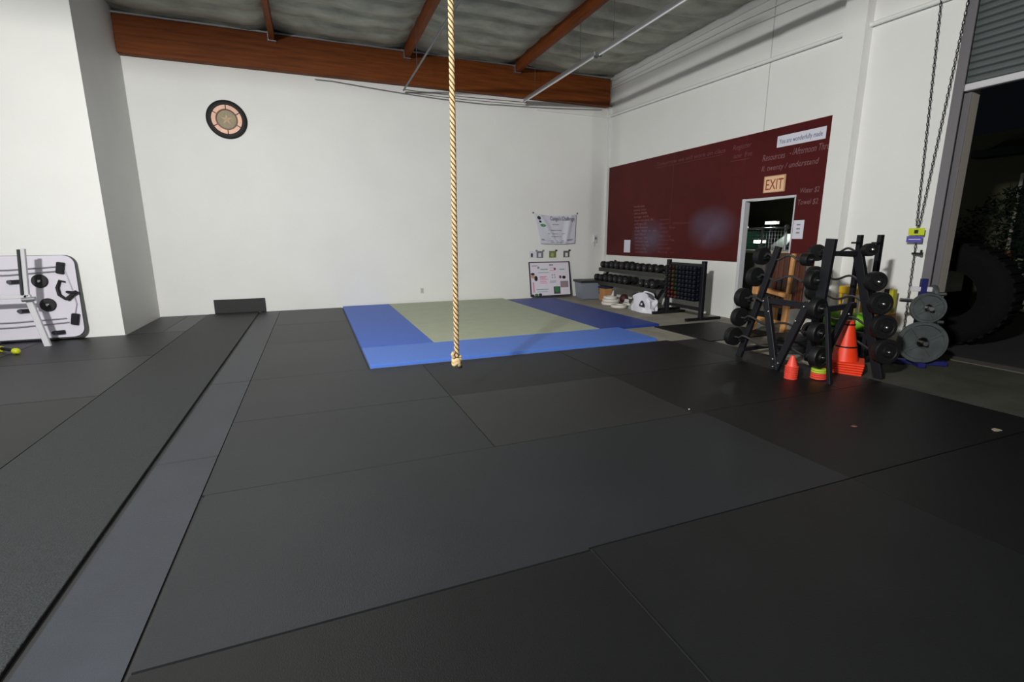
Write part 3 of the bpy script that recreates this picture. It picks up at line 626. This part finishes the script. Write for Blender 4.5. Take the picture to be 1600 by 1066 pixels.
# ================================================================== dumbbell rack along the right wall
rk = thing('dumbbell_rack', (6.6, 9.3, 0), 'low black dumbbell rack loaded along the right wall under the chalkboard', 'rack')
rkm = mat('rack_grey', srgb(62, 62, 56), .5, .3)
for (z, x0, x1, ye_) in ((.74, 6.42, 6.72, 10.35), (.44, 6.25, 6.55, 10.35), (.16, 6.20, 6.42, 8.75)):
    MB().bar((x0, 7.95, z-.04), (x0, ye_, z-.04), .012, .09).build('shelf_lip', rkm, rk)
    MB().box(x0, x1, 7.95, ye_, z-.012, z, 0).build('shelf', rkm, rk)
for y in (8.0, 10.30):
    MB().bar((6.15, y, 0), (6.86, y, 0.9), .05, .04, up=(0, 1, 0)).build('end_post', dark, rk)
    MB().bar((6.05, y, .025), (6.9, y, .025), .05, .05).build('foot', dark, rk)
def hexdb(r, L, nm='dumbbell', seg=12):
    mb = MB(); hl = L*.30
    for sgn in (-1, 1):
        mb.lathe([(r*.86, 0), (r, hl*.15), (r, hl*.85), (r*.86, hl)], (0, 0, 0) if False else (sgn*(L/2)-(hl if sgn > 0 else 0), 0, 0), (1, 0, 0), seg)
    return mb
def dumb(x, y, z, r, lab, grp):
    t = thing('dumbbell', (x, y, z), lab, 'dumbbell', grp)
    L = .17+r*2.0
    for sgn in (-1, 1):
        mb = MB(); hl = L*.33; x0 = x+(-L/2 if sgn < 0 else L/2-hl)
        mb.lathe([(r*.6, 0), (r*.95, .01), (r, .02), (r, hl-.02), (r*.9, hl)], (x0, y, z+r), (1, 0, 0), 16); hd = mb.build('head', iron, t, True)
        if sgn < 0: hd0 = hd
    MB().cyl((x-L*.2, y, z+r), (x+L*.2, y, z+r), .016, seg=10).build('grip', barsteel, t, True)
    MB().lathe([(.026, 0), (.018, .008)], (x-L/2+.002, y, z+r), (-1, 0, 0), 10).build('end_cap', barsteel, hd0)
ny_ = 0
Ytop = [10.22, 10.02, 9.82, 9.61, 9.40, 9.20, 9.0, 8.79, 8.58, 8.37, 8.16]
for i, y in enumerate(Ytop): dumb(6.57, y-.0, .74, .078 if i not in (3, 4) else .088, 'black dumbbell, %s from the left on the top tier of the low wall rack' % ordn(i), 'top tier dumbbells of the low rack')
for i, y in enumerate([10.2, 10.0, 9.8, 9.6, 9.4, 9.2, 9.0]): dumb(6.40, y, .44, .082, 'black dumbbell, %s from the left on the middle tier of the low wall rack' % ordn(i), 'middle tier dumbbells of the low rack')
for i, y in enumerate([8.42, 8.22, 8.04]): dumb(6.38, y, .44, .082, 'black dumbbell, %s from the left of three right of the middle tier gap' % ordn(i), 'middle tier dumbbells of the low rack')
for i, y in enumerate([8.40, 8.20]): dumb(6.25, y, .16, .088, 'black dumbbell on the bottom tier above the white bag, %s from the left' % ordn(i), 'bottom tier dumbbells of the low rack')

# vertical rack of small coloured dumbbells
vr = thing('small_dumbbell_stand', (6.3, 7.2, 0), 'tall black stand holding a grid of small coloured dumbbells', 'rack')
for y in (7.66, 6.74):
    MB().box(6.27, 6.34, y-.035, y+.035, 0, 1.04, .004).build('post', dark, vr)
    MB().box(5.98, 6.74, y-.03, y+.03, 0, .05, .004).build('foot', dark, vr)
MB().box(6.28, 6.33, 6.77, 7.63, .17, .22, .003).build('crossbar', dark, vr)
MB().box(6.30, 6.33, 6.77, 7.63, .33, .99).build('back_panel', mat('peg_panel', srgb(20, 24, 28), .5), vr)
tiers = [.345+.078*i for i in range(8)]
for z in tiers: MB().box(6.17, 6.30, 6.78, 7.62, z-.010, z-.004).build('tier', dark, vr)
vc = {'plum': srgb(70, 30, 34), 'red': srgb(130, 40, 40), 'amber': srgb(120, 84, 36), 'grey': srgb(44, 48, 54), 'green': srgb(28, 70, 50), 'navy': srgb(26, 34, 66), 'slate': srgb(46, 54, 70)}
cols = ['grey', 'plum', 'amber', 'green', 'slate', 'navy', 'slate', 'navy', 'navy']
proto = {}
for ci in range(9):
    for ri, z in enumerate(reversed(tiers)):
        cn_ = cols[ci]
        if ci in (1, 2) and ri >= 6: cn_ = 'red'
        elif ci == 2 and ri < 1: cn_ = 'plum'
        elif ci == 3 and ri >= 6: cn_ = 'amber'
        if cn_ not in proto:
            mb = MB()
            for x0 in (-.065, .02): mb.lathe([(.024, 0), (.031, .006), (.031, .04), (.024, .045)], (x0, 0, 0), (1, 0, 0), 6)
            mb.cyl((-.03, 0, 0), (.03, 0, 0), .011, seg=6)
            me = mb.build('vinyl_dumbbell', mat('vinyl_'+cn_, tuple(.28*q_ for q_ in vc[cn_]), .55, spec=.3)); proto[cn_] = me; o = me
        else:
            o = proto[cn_].copy(); COL.objects.link(o)
        o.location = (6.232, 7.575-ci*.093, z-.004+.0275)
        tag(o, '%s vinyl dumbbell, %s column, %s row from the top of the tall stand' % (cn_.replace('slate', 'blue-grey').replace('navy', 'navy blue'), ordn(ci), ordn(ri)), 'dumbbell', 'small vinyl dumbbells on the tall stand')

# clutter in the corner
tu_ = thing('storage_tub', (6.15, 10.35, 0), 'grey plastic storage tub with a black lid in the corner', 'storage tub')
M_ = Matrix.Translation((6.17, 10.33, 0)) @ Matrix.Rotation(math.radians(-8), 4, 'Z')
mb = MB(); b0, b1 = .27, .31
mb._new([M_ @ Vector(p) for p in [(-b0, -.20, .01), (b0, -.20, .01), (b0, .20, .01), (-b0, .20, .01), (-b1, -.24, .40), (b1, -.24, .40), (b1, .24, .40), (-b1, .24, .40)]], [(0, 1, 2, 3), (4, 5, 6, 7), (0, 1, 5, 4), (1, 2, 6, 5), (2, 3, 7, 6), (3, 0, 4, 7)])
mb.build('body', tubm, tu_)
MB().box(-.34, .34, -.27, .27, .40, .455, .012, M_).build('lid', darkgrey, tu_)
for dz in (.15, .22, .29): MB().box(.13, .22, -.245, -.235, dz, dz+.035, 0, M_).build('printed_mark', darkgrey, tu_)
bx = thing('cardboard_box', (6.35, 9.88, 0), 'tan cardboard box with a dark blue top between tub and white rings', 'box')
MB().box(6.22, 6.42, 9.76, 9.98, 0, .29, .004).build('carton', cardb, bx)
MB().box(6.19, 6.44, 9.72, 10.0, .291, .33, .006).build('top', mat('navy_cloth', srgb(28, 40, 70), .7), bx)
def ringw(x, y, z, r, h, lab, grp='white rings on the concrete'):
    t = thing('white_ring', (x, y, z), lab, 'ring', grp)
    MB().ring((x, y, z), (0, 0, 1), r, r*.55, h, 32, .008).build('rim', mat('ring_white', srgb(212, 208, 200), .5), t, True)
for i in range(3): ringw(6.02+.02*(i % 2), 9.20, .002+.062*i, .19 if i < 2 else .15, .058, ['bottom white ring of the small stack', 'middle white ring of the small stack', 'smaller white ring topping the small stack'][i])
ringw(5.93, 8.72, .002, .17, .055, 'single white ring lying flat right of the small stack')
ringw(6.35, 8.95, .002, .14, .05, 'white ring half hidden under the rack')
tag(MB().prism([(0, 0), (.9, 0), (.9, .07), (0, .07)], ((6.45, 9.3, .03), (0, -1, 0), (0, 0, 1)), .04).build('white_plank', white, origin=(6.45, 9, .03)), 'white plank lying on the floor under the low rack', 'plank')
mb = MB(); tri = [(0, 0), (.16, 0), (.10, .26)]
tag(MB().prism(tri, ((6.28, 9.62, .002), (0, -1, 0), (.15, 0, 1)), .02).build('white_wedge', white, origin=(6.28, 9.6, 0)), 'pale leaning wedge behind the stack of white rings', 'wedge')
tag(MB().ball((6.45, 9.30, .10), .10, 16).build('red_ball', mat('dark_red', srgb(60, 22, 16), .6), origin=(6.45, 9.3, 0), smooth=True), 'small dark red ball under the rack behind the white rings', 'ball')
# white bag
bg = thing('white_bag', (6.03, 8.05, 0), 'crumpled white plastic bag with a dark blue logo beside the stand', 'bag')
mb = MB(); nu, nv = 28, 14; rr = random.Random(5); vs = []
ph = [rr.random()*6 for _ in range(8)]
for j in range(nv+1):
    h = j/nv
    for i in range(nu):
        a = 2*PI*i/nu; sx = .14*(1-.15*h); sy_ = .30*(1-.12*h)
        w_ = 1+.10*math.sin(5*a+ph[0]+4*h)+.06*math.sin(9*a+ph[1]-6*h)
        ca_, sa = math.cos(a), math.sin(a); e = .55
        vs.append((6.05+sx*w_*abs(ca_)**e*(1 if ca_ > 0 else -1), 8.02+sy_*w_*abs(sa)**e*(1 if sa > 0 else -1), .014*0+.002+(.32+.07*math.sin(2*a+1))*h))
fs = [(j*nu+i, j*nu+(i+1) % nu, (j+1)*nu+(i+1) % nu, (j+1)*nu+i) for j in range(nv) for i in range(nu)]+[tuple(range(nu))[::-1]]
mb._new(vs, fs); mb.build('bag', mat('bag_white', srgb(222, 222, 232), .5), bg, True)
MB().prism([(0, 0), (.15, 0), (.15, .05), (.10, .12), (.05, .11), (0, .03)], ((5.865, 7.93, .13), (0, -1, 0), (0, 0, 1)), .008).build('logo', mat('logo_navy', srgb(30, 34, 60), .6), bg)
MB().prism([(.05, .03), (.10, .03), (.10, .07), (.05, .07)], ((5.862, 7.93, .13), (0, -1, 0), (0, 0, 1)), .008).build('logo_mark', white, bg)
MB().ball((6.08, 8.02, .27), .13, 16, (.9, 1.7, .8)).build('contents', mat('grey_cloth', srgb(96, 98, 104), .8), bg, True)
tag(MB().bar((5.98, 8.42, .0), (6.18, 8.36, .34), .10, .012, up=(-1, 0, 0)).build('leaning_panel', mat('pale_green', srgb(140, 150, 140), .6), origin=(6, 8.4, 0)), 'narrow grey-green panel leaning left of the white bag', 'panel')

# ================================================================== barbell rack with curl bars
br = thing('barbell_rack', (5.05, 3.8, 0), 'black double sided barbell rack with V braces near the rolling door', 'rack')
MB().bar((4.81, 4.44, 0), (4.97, 4.17, 1.34), .07, .05, up=(-1, 0, 0), bevel=.004).build('upright', dark, br)
MB().bar((4.69, 3.18, 0), (4.76, 3.36, .75), .035, .05, up=(-1, 0, 0), bevel=.004).build('upright', dark, br)
MB().bar((4.93, 3.60, .12), (4.96, 3.545, 1.43), .10, .05, up=(-1, 0, 0), bevel=.004).build('upright', dark, br)
MB().bar((5.37, 3.14, 0), (5.25, 3.46, 1.32), .09, .05, up=(-1, 0, 0), bevel=.004).build('upright', dark, br)
MB().bar((5.72, 4.10, 0), (5.60, 4.06, 1.30), .05, .05, up=(-1, 0, 0), bevel=.004).build('upright', dark, br)
MB().bar((4.74, 4.07, .78), (4.66, 3.79, .01), .075, .05, up=(-1, 0, 0), bevel=.004).build('v_brace', dark, br)
MB().bar((4.74, 3.55, .78), (4.66, 3.79, .01), .075, .05, up=(-1, 0, 0), bevel=.004).build('v_brace', dark, br)
MB().bar((5.20, 3.42, .76), (4.76, 3.40, .03), .06, .05, up=(0, -1, 0), bevel=.004).build('v_brace', dark, br)
MB().bar((4.74, 4.10, .745), (4.74, 3.50, .745), .05, .06, bevel=.004).build('crossbar', dark, br)
MB().bar((4.93, 3.52, .70), (5.30, 3.44, .74), .05, .06, bevel=.004).build('crossbar', dark, br)
MB().bar((5.26, 3.47, 1.26), (5.60, 4.06, 1.26), .04, .04, bevel=.004).build('crossbar', dark, br)
MB().bar((4.96, 3.55, 1.28), (5.25, 3.46, 1.28), .05, .05, bevel=.004).build('crossbar', dark, br)
MB().bar((4.80, 4.40, .10), (5.46, 4.43, .10), .05, .05, bevel=.004).build('crossbar', dark, br)
for p in ((4.70, 4.07, .74), (4.70, 3.99, .63), (4.68, 3.55, .74), (4.67, 3.62, .58), (4.62, 3.80, .13), (4.62, 3.73, .10), (4.61, 3.78, .05), (5.13, 3.38, .66), (4.9, 3.37, .26)):
    MB().ball(p, .011, 8).build('bolt', chrome, br, True)
lev1 = [((4.95, 4.38, 1.23), (4.95, 3.78, 1.21)), ((4.92, 4.42, .98), (4.90, 3.64, 1.0)), ((4.76, 4.42, .738), (4.78, 3.47, .73)), ((4.75, 4.44, .50), (4.75, 3.42, .487)), ((4.75, 4.51, .25), (4.75, 3.37, .24))]
lev2 = [((5.66, 4.22, 1.26), (5.25, 3.34, 1.32)), ((5.70, 4.24, 1.00), (5.27, 3.25, 1.005)), ((5.74, 4.25, .77), (5.31, 3.20, .785)), ((5.77, 4.26, .53), (5.33, 3.15, .55)), ((5.80, 4.28, .29), (5.36, 3.11, .30))]
tn = ['top', 'second', 'third', 'fourth', 'bottom']
def barbell(pa, pb, ra, rb, lab, out):
    pa, pb = Vector(pa), Vector(pb); d = (pb-pa); L = d.length; d.normalize()
    t = thing('curl_barbell', (pa+pb)/2, lab, 'barbell', 'fixed curl barbells on the double sided rack')
    o_ = Vector(out); pts = []
    for i in range(33):
        s_ = i/32; wv = .030*math.sin(2*PI*s_*2)*(1 if .12 < s_ < .88 else .0)
        pts.append(pa+d*L*s_+Vector((0, 0, wv))+o_*.01*math.cos(4*PI*s_))
    MB().tube(pts, .0125, 8).build('bar', barsteel, t, True)
    for p, dr, r in ((pa, -d, ra), (pb, d, rb)):
        MB().lathe([(r*.6, -.05), (r*.97, -.045), (r, -.035), (r, .025), (r*.95, .035), (r*.72, .036), (r*.68, .028), (r*.42, .028), (r*.38, .045), (.02, .045)], p, dr, 28).build('plate', iron, t, True)
        MB().lathe([(.014, .04), (.014, .055), (.008, .06)], p, dr, 10).build('end_bolt', chrome, [x for x in t.children][-1], True)
for i, (a, b_) in enumerate(lev1): barbell(a, b_, [.105, .115, .115, .11, .115][i], [.07, .105, .11, .105, .115][i], 'black curl barbell on the %s tier of the room facing side of the rack' % tn[i], (-1, 0, 0))
for i, (a, b_) in enumerate(lev2): barbell(a, b_, .10, [.065, .10, .115, .125, .13][i], 'black curl barbell on the %s tier of the wall facing side of the rack' % tn[i], (1, 0, 0))
for (a, b_) in lev1+lev2:
    for p in (Vector(a).lerp(Vector(b_), .12), Vector(a).lerp(Vector(b_), .86)): MB().box(p.x-.03, p.x+.03, p.y-.018, p.y+.018, p.z-.034, p.z-.014).build('cradle', dark, br)

# squat stand behind
ss = thing('squat_stand', (5.9, 3.8, 0), 'pair of thin black uprights standing behind the barbell rack', 'rack')
for y in (3.88, 3.655):
    MB().box(5.87, 5.93, y-.022, y+.022, 0, 1.47, .003).build('upright', dark, ss)
    MB().box(5.6, 6.25, y-.025, y+.025, 0, .045, .003).build('foot', dark, ss)
MB().box(5.88, 5.92, 3.68, 3.86, .3, .35).build('crossbar', dark, ss)
for y in (3.88, 3.655): MB().box(5.80, 5.87, y-.03, y+.03, 1.37, 1.39).build('bar_rest', dark, ss)

# ------------------------------------------------------------------ wooden things behind the rack
wc = thing('wooden_chair', (6.1, 5.2, 0), 'tan wooden frame chair with dark brown back behind the barbell rack', 'chair')
MB().bar((6.15, 4.95, 0), (6.2, 4.97, .66), .08, .06, up=(-1, 0, 0), bevel=.006).build('leg', woodtan, wc)
MB().bar((6.2, 4.97, .64), (6.25, 4.99, 1.22), .05, .05, up=(-1, 0, 0), bevel=.006).build('back_post', woodtan, wc)
MB().bar((6.2, 4.97, .63), (6.2, 5.40, .69), .09, .06, bevel=.006).build('armrest', woodtan, wc)
MB().bar((6.2, 5.46, .66), (6.2, 5.56, .66), .09, .12, bevel=.01).build('armrest', woodtan, wc)
MB().bar((6.2, 4.97, .22), (6.2, 5.45, .24), .05, .07, bevel=.006).build('rail', woodtan, wc)
MB().bar((6.2, 5.44, .26), (6.2, 5.53, .05), .05, .06, up=(-1, 0, 0), bevel=.006).build('leg', woodtan, wc)
MB().bar((6.62, 5.5, 0), (6.62, 5.5, .7), .06, .06, bevel=.006).build('leg', woodtan, wc)
for i in range(6): MB().box(6.32, 6.36, 4.86+i*.085, 4.935+i*.085, .45, 1.22, .006).build('back_slat', woodbrown, wc)
MB().box(6.2, 6.6, 4.95, 5.5, .44, .48, .006).build('seat', woodbrown, wc)
# dark cloth with pale fold
tag(MB().box(6.20, 6.62, 5.40, 5.50, .5, 1.16, .03, seg=2).build('dark_pad', mat('charcoal_pad', srgb(60, 58, 54), .35), origin=(6.4, 5.45, .5)), 'glossy charcoal padded panel beside the wooden chair', 'pad')
# plates lying on concrete
for i in range(4):
    tag(MB().ring((5.62+.01*(i % 2), 4.42, .001+.052*i), (0, 0, 1), .21, .03, .05, 32, .008).build('bumper_plate', blackrub, origin=(5.62, 4.42, .052*i), smooth=True), 'black rubber plate, %s from the bottom of the stack lying behind the V brace' % ordn(i), 'weight plate', 'stacked black plates on the concrete')
# cones
def cone(mb, x, y, z, r0, r1, h, base=None, bh=.02, seg=28):
    mb.lathe([(r0, 0), (r0, bh), (r0*.93, bh+.005), (r1, h), (r1*.6, h+.004)], (x, y, z), (0, 0, 1), seg)
for i in range(6):
    mb = MB(); z0 = .013+i*.024
    mb.lathe([(.062, 0), (.064, .012), (.052, .016), (.018, .12), (.012, .123)], (4.50, 3.47, z0), (0, 0, 1), 22)
    tag(mb.build('small_cone', coral, origin=(4.50, 3.47, z0), smooth=True), ['lowest coral marker cone of the small nested stack', 'second lowest coral marker cone of the small nested stack', 'third coral marker cone up in the small nested stack', 'fourth coral marker cone up in the small nested stack', 'fifth coral marker cone up in the small nested stack', 'topmost coral marker cone of the small nested stack'][i], 'cone', 'small nested cones')
for i in range(5):
    z0 = .013+i*.022
    tag(MB().ring((4.76, 3.36, z0), (0, 0, 1), .075-.001*i, .03, .018, 24, .004).build('disc_marker', coral if i < 3 else limep, origin=(4.76, 3.36, z0), smooth=True), ['bottom coral disc marker of the short stack', 'second coral disc marker of the short stack', 'third coral disc marker under the lime ones', 'lower lime disc marker of the short stack', 'top lime disc marker of the short stack'][i], 'marker', 'stacked disc markers')
CX, CY = 5.34, 3.50
for i in range(5):
    z0 = .001+i*.026; t = thing('traffic_cone', (CX, CY, z0), ['lowest', 'second lowest', 'middle', 'second highest', 'topmost'][i]+' large orange traffic cone of the nested stack', 'cone', 'large nested traffic cones')
    MB().box(-.185, .185, -.185, .185, 0, .022, .006, Matrix.Translation((CX, CY, z0)) @ Matrix.Rotation(.5+.02*i, 4, 'Z')).build('base', orange, t)
    MB().lathe([(.13, .022), (.125, .05), (.045, .455), (.03, .46)], (CX, CY, z0), (0, 0, 1), 28).build('body', orange, t, True)
    if i == 4:
        for zz, r in ((.17, .106), (.41, .060)): MB().ring((CX, CY, z0+zz), (0, 0, 1), r, r-.01, .014, 24).build('band', dark, t, True)
# green balls, yellow things
for (x, y, z, r, m_, lab) in ((6.05, 4.36, .001, .15, deepgreen, 'dark green ball on the floor behind the orange cones'), (5.98, 4.02, .001, .17, deepgreen, 'large dark green ball right behind the orange cone tips')):
    tag(MB().ball((x, y, z+r), r, 20).build('exercise_ball', m_, origin=(x, y, z), smooth=True), lab, 'ball', 'green exercise balls')
cr = thing('ball_crate', (6.3, 4.2, 0), 'grey low crate holding the lime balls', 'crate')
MB().box(6.15, 6.50, 3.85, 4.60, 0, .02).box(6.15, 6.17, 3.85, 4.60, .02, .3).box(6.48, 6.5, 3.85, 4.60, .02, .3).box(6.15, 6.5, 3.85, 3.87, .02, .3).box(6.15, 6.5, 4.58, 4.6, .02, .3).build('shell', darkgrey, cr)
for (x, y, z, r, m_, lab) in ((6.32, 4.43, .30, .14, limeball, 'lime green ball, left one behind the barbell rack'), (6.32, 4.04, .30, .13, limeball, 'lime green ball, right one above the orange cones')):
    tag(MB().ball((x, y, z+r-.04), r, 20).build('exercise_ball', m_, origin=(x, y, z), smooth=True), lab, 'ball', 'lime exercise balls')
ye = thing('yellow_stool', (6.5, 4.35, 0), 'yellow plastic stool against the white pilaster', 'stool')
MB().box(6.58, 6.80, 4.28, 4.52, .70, .80, .015, seg=2).build('seat', yellow, ye)
for dx in (6.61, 6.77):
    for dy in (4.31, 4.49): MB().bar((dx, dy, 0), (dx, dy, .70), .03, .03).build('leg', yellow, ye)
yb = thing('folded_stand', (6.8, 3.95, 0), 'black and yellow upright roller leaning on the wall beside the chain', 'roller')
MB().box(6.70, 6.78, 3.955, 4.015, .05, .80, .004).build('black_side', dark, yb)
MB().box(6.70, 6.78, 3.905, 3.955, .05, .80, .004).build('yellow_side', mat('olive_yellow', srgb(180, 176, 40), .5), yb)
MB().box(6.66, 6.80, 3.89, 4.09, .40, .50, .004).build('orange_band', mat('amber_p', srgb(214, 140, 40), .5), yb)
MB().box(6.62, 6.84, 3.88, 4.05, 0, .05, .004).build('foot', dark, yb)

# ================================================================== weight tree
tr = thing('weight_tree', (6.42, 3.45, 0), 'blue weight tree with chrome pegs at the doorway edge', 'weight tree')
T = Vector((6.44, 3.45, 0)); f1 = Vector((-.66, -.75, 0)); s1 = Vector((.75, -.66, 0))
MB().bar(T+Vector((0, 0, .06)), T+Vector((0, 0, .98)), .06, .06, up=f1, bevel=.004).build('post', bluepaint, tr)
MB().bar(T+f1*.30+Vector((0, 0, .03)), T-f1*.32+Vector((0, 0, .03)), .07, .05, bevel=.004).build('base_leg', bluepaint, tr)
MB().bar(T+s1*.30+f1*.1+Vector((0, 0, .03)), T-s1*.35+f1*.1+Vector((0, 0, .03)), .07, .05, bevel=.004).build('base_leg', bluepaint, tr)
MB().bar(T-s1*.12+Vector((0, 0, .86)), T+s1*.12+Vector((0, 0, .86)), .05, .05, bevel=.004).build('crossbar', whitepaint, tr)
pegs = [(.27, f1, .30), (.66, f1, .30), (.48, s1, .24), (.30, s1, .24), (.80, s1, .22), (.72, -s1*1, .2)]
for z, d, l in pegs: MB().cyl(T+Vector((0, 0, z)), T+d*l+Vector((0, 0, z+.01)), .022, seg=14).build('peg', chrome, tr, True)
def plate(cen, ax, r, lab):
    t = thing('weight_plate', cen, lab, 'weight plate', 'grey iron plates on the weight tree')
    q = .021
    MB().lathe([(r*.24, -q), (r*.24, q), (r*.26, q), (r*.28, .006), (r*.80, .006), (r*.84, q), (r*.97, q), (r, q*.5), (r, -q*.5), (r*.97, -q), (r*.24, -q)], cen, ax, 44, cap=False).build('disc', greyiron, t, True)
    for i in range(4):
        a = i*PI/2+.6; qn = Vector(ax).to_track_quat('Z', 'Y').to_matrix(); p0 = Vector(cen)+qn @ Vector((math.cos(a)*r*.24, math.sin(a)*r*.24, .008)); p1 = Vector(cen)+qn @ Vector((math.cos(a)*r*.84, math.sin(a)*r*.84, .008))
        MB().bar(p0, p1, .03, .016, up=ax).build('rib', greyiron, t)
plate(T+f1*.20+Vector((0, 0, .28)), f1, .24, 'largest grey iron plate, low on the weight tree')
plate(T+f1*.20+Vector((0, 0, .67)), f1, .17, 'medium grey iron plate above the largest one')
plate(T+s1*.12+Vector((0, 0, .48)), s1, .12, 'small grey plate seen edge on between the two larger plates')
plate(T+s1*.10+Vector((0, 0, .80)), s1, .11, 'small grey plate high behind the post of the weight tree')

# ------------------------------------------------------------------ litter
def bit(x, y, m_, lab, sz=.015, z=.014):
    mb = MB(); n = 6; rr = random.Random(int(x*100))
    mb.prism([((sz*(.6+.6*rr.random()))*math.cos(2*PI*i/n)*1.6, (sz*(.6+.6*rr.random()))*math.sin(2*PI*i/n)) for i in range(n)], ((x, y, z), (1, 0, 0), (0, 1, 0)), .004)
    tag(mb.build('debris', m_, origin=(x, y, z)), lab, 'litter')
bit(2.87, 3.12, paper, 'tiny white crumb on the black mats right of the rope', .006)
bit(3.78, 2.33, mat('dry_leaf', srgb(110, 70, 60), .8), 'small brown scrap on the black mats at right', .02)
bit(4.70, 1.87, mat('pale_scrap', srgb(150, 140, 120), .8), 'pale scrap on the mats at the far right', .03)
sh = thing('training_shoe', (5.75, 2.05, 0), 'dark shoe with tan and white trim at the right edge on the concrete', 'shoe')
MB().box(5.62, 5.90, 1.93, 2.04, .014, .035, .008).build('sole', mat('gum', srgb(200, 170, 120), .6), sh)
MB().prism([(0, 0), (.27, 0), (.27, .09), (.19, .10), (.13, .055), (.02, .04)], ((5.625, 2.03, .035), (1, 0, 0), (0, 0, 1)), .09).build('upper', mat('maroon_shoe', srgb(60, 18, 24), .6), sh)

# unseen work lamp; its overhead plate is added to keep light off the wall tops
fl = thing('work_lamp', (-2.78, -0.52, 0), 'flood lamp with an added light-cutting visor, unseen behind the camera at left', 'lamp')
MB().cyl((-2.78, -0.52, 0), (-2.78, -0.52, 4.2), .03).build('pole', dark, fl, True)
dirh = Vector((.52, .85, 0)).normalized(); sdh = Vector((dirh.y, -dirh.x, 0)); q = Matrix((sdh, dirh, Vector((0, 0, 1)))).transposed().to_4x4(); q.translation = (-2.65, -0.3, 4.0)
MB().box(-1.0, 1.0, -.12, 1.7, .125, .14, 0, q).build('added_light_visor', dark, fl)
MB().box(-.34, .34, -.16, -.06, -.2, .124, 0, q).build('lamp_housing', dark, fl)
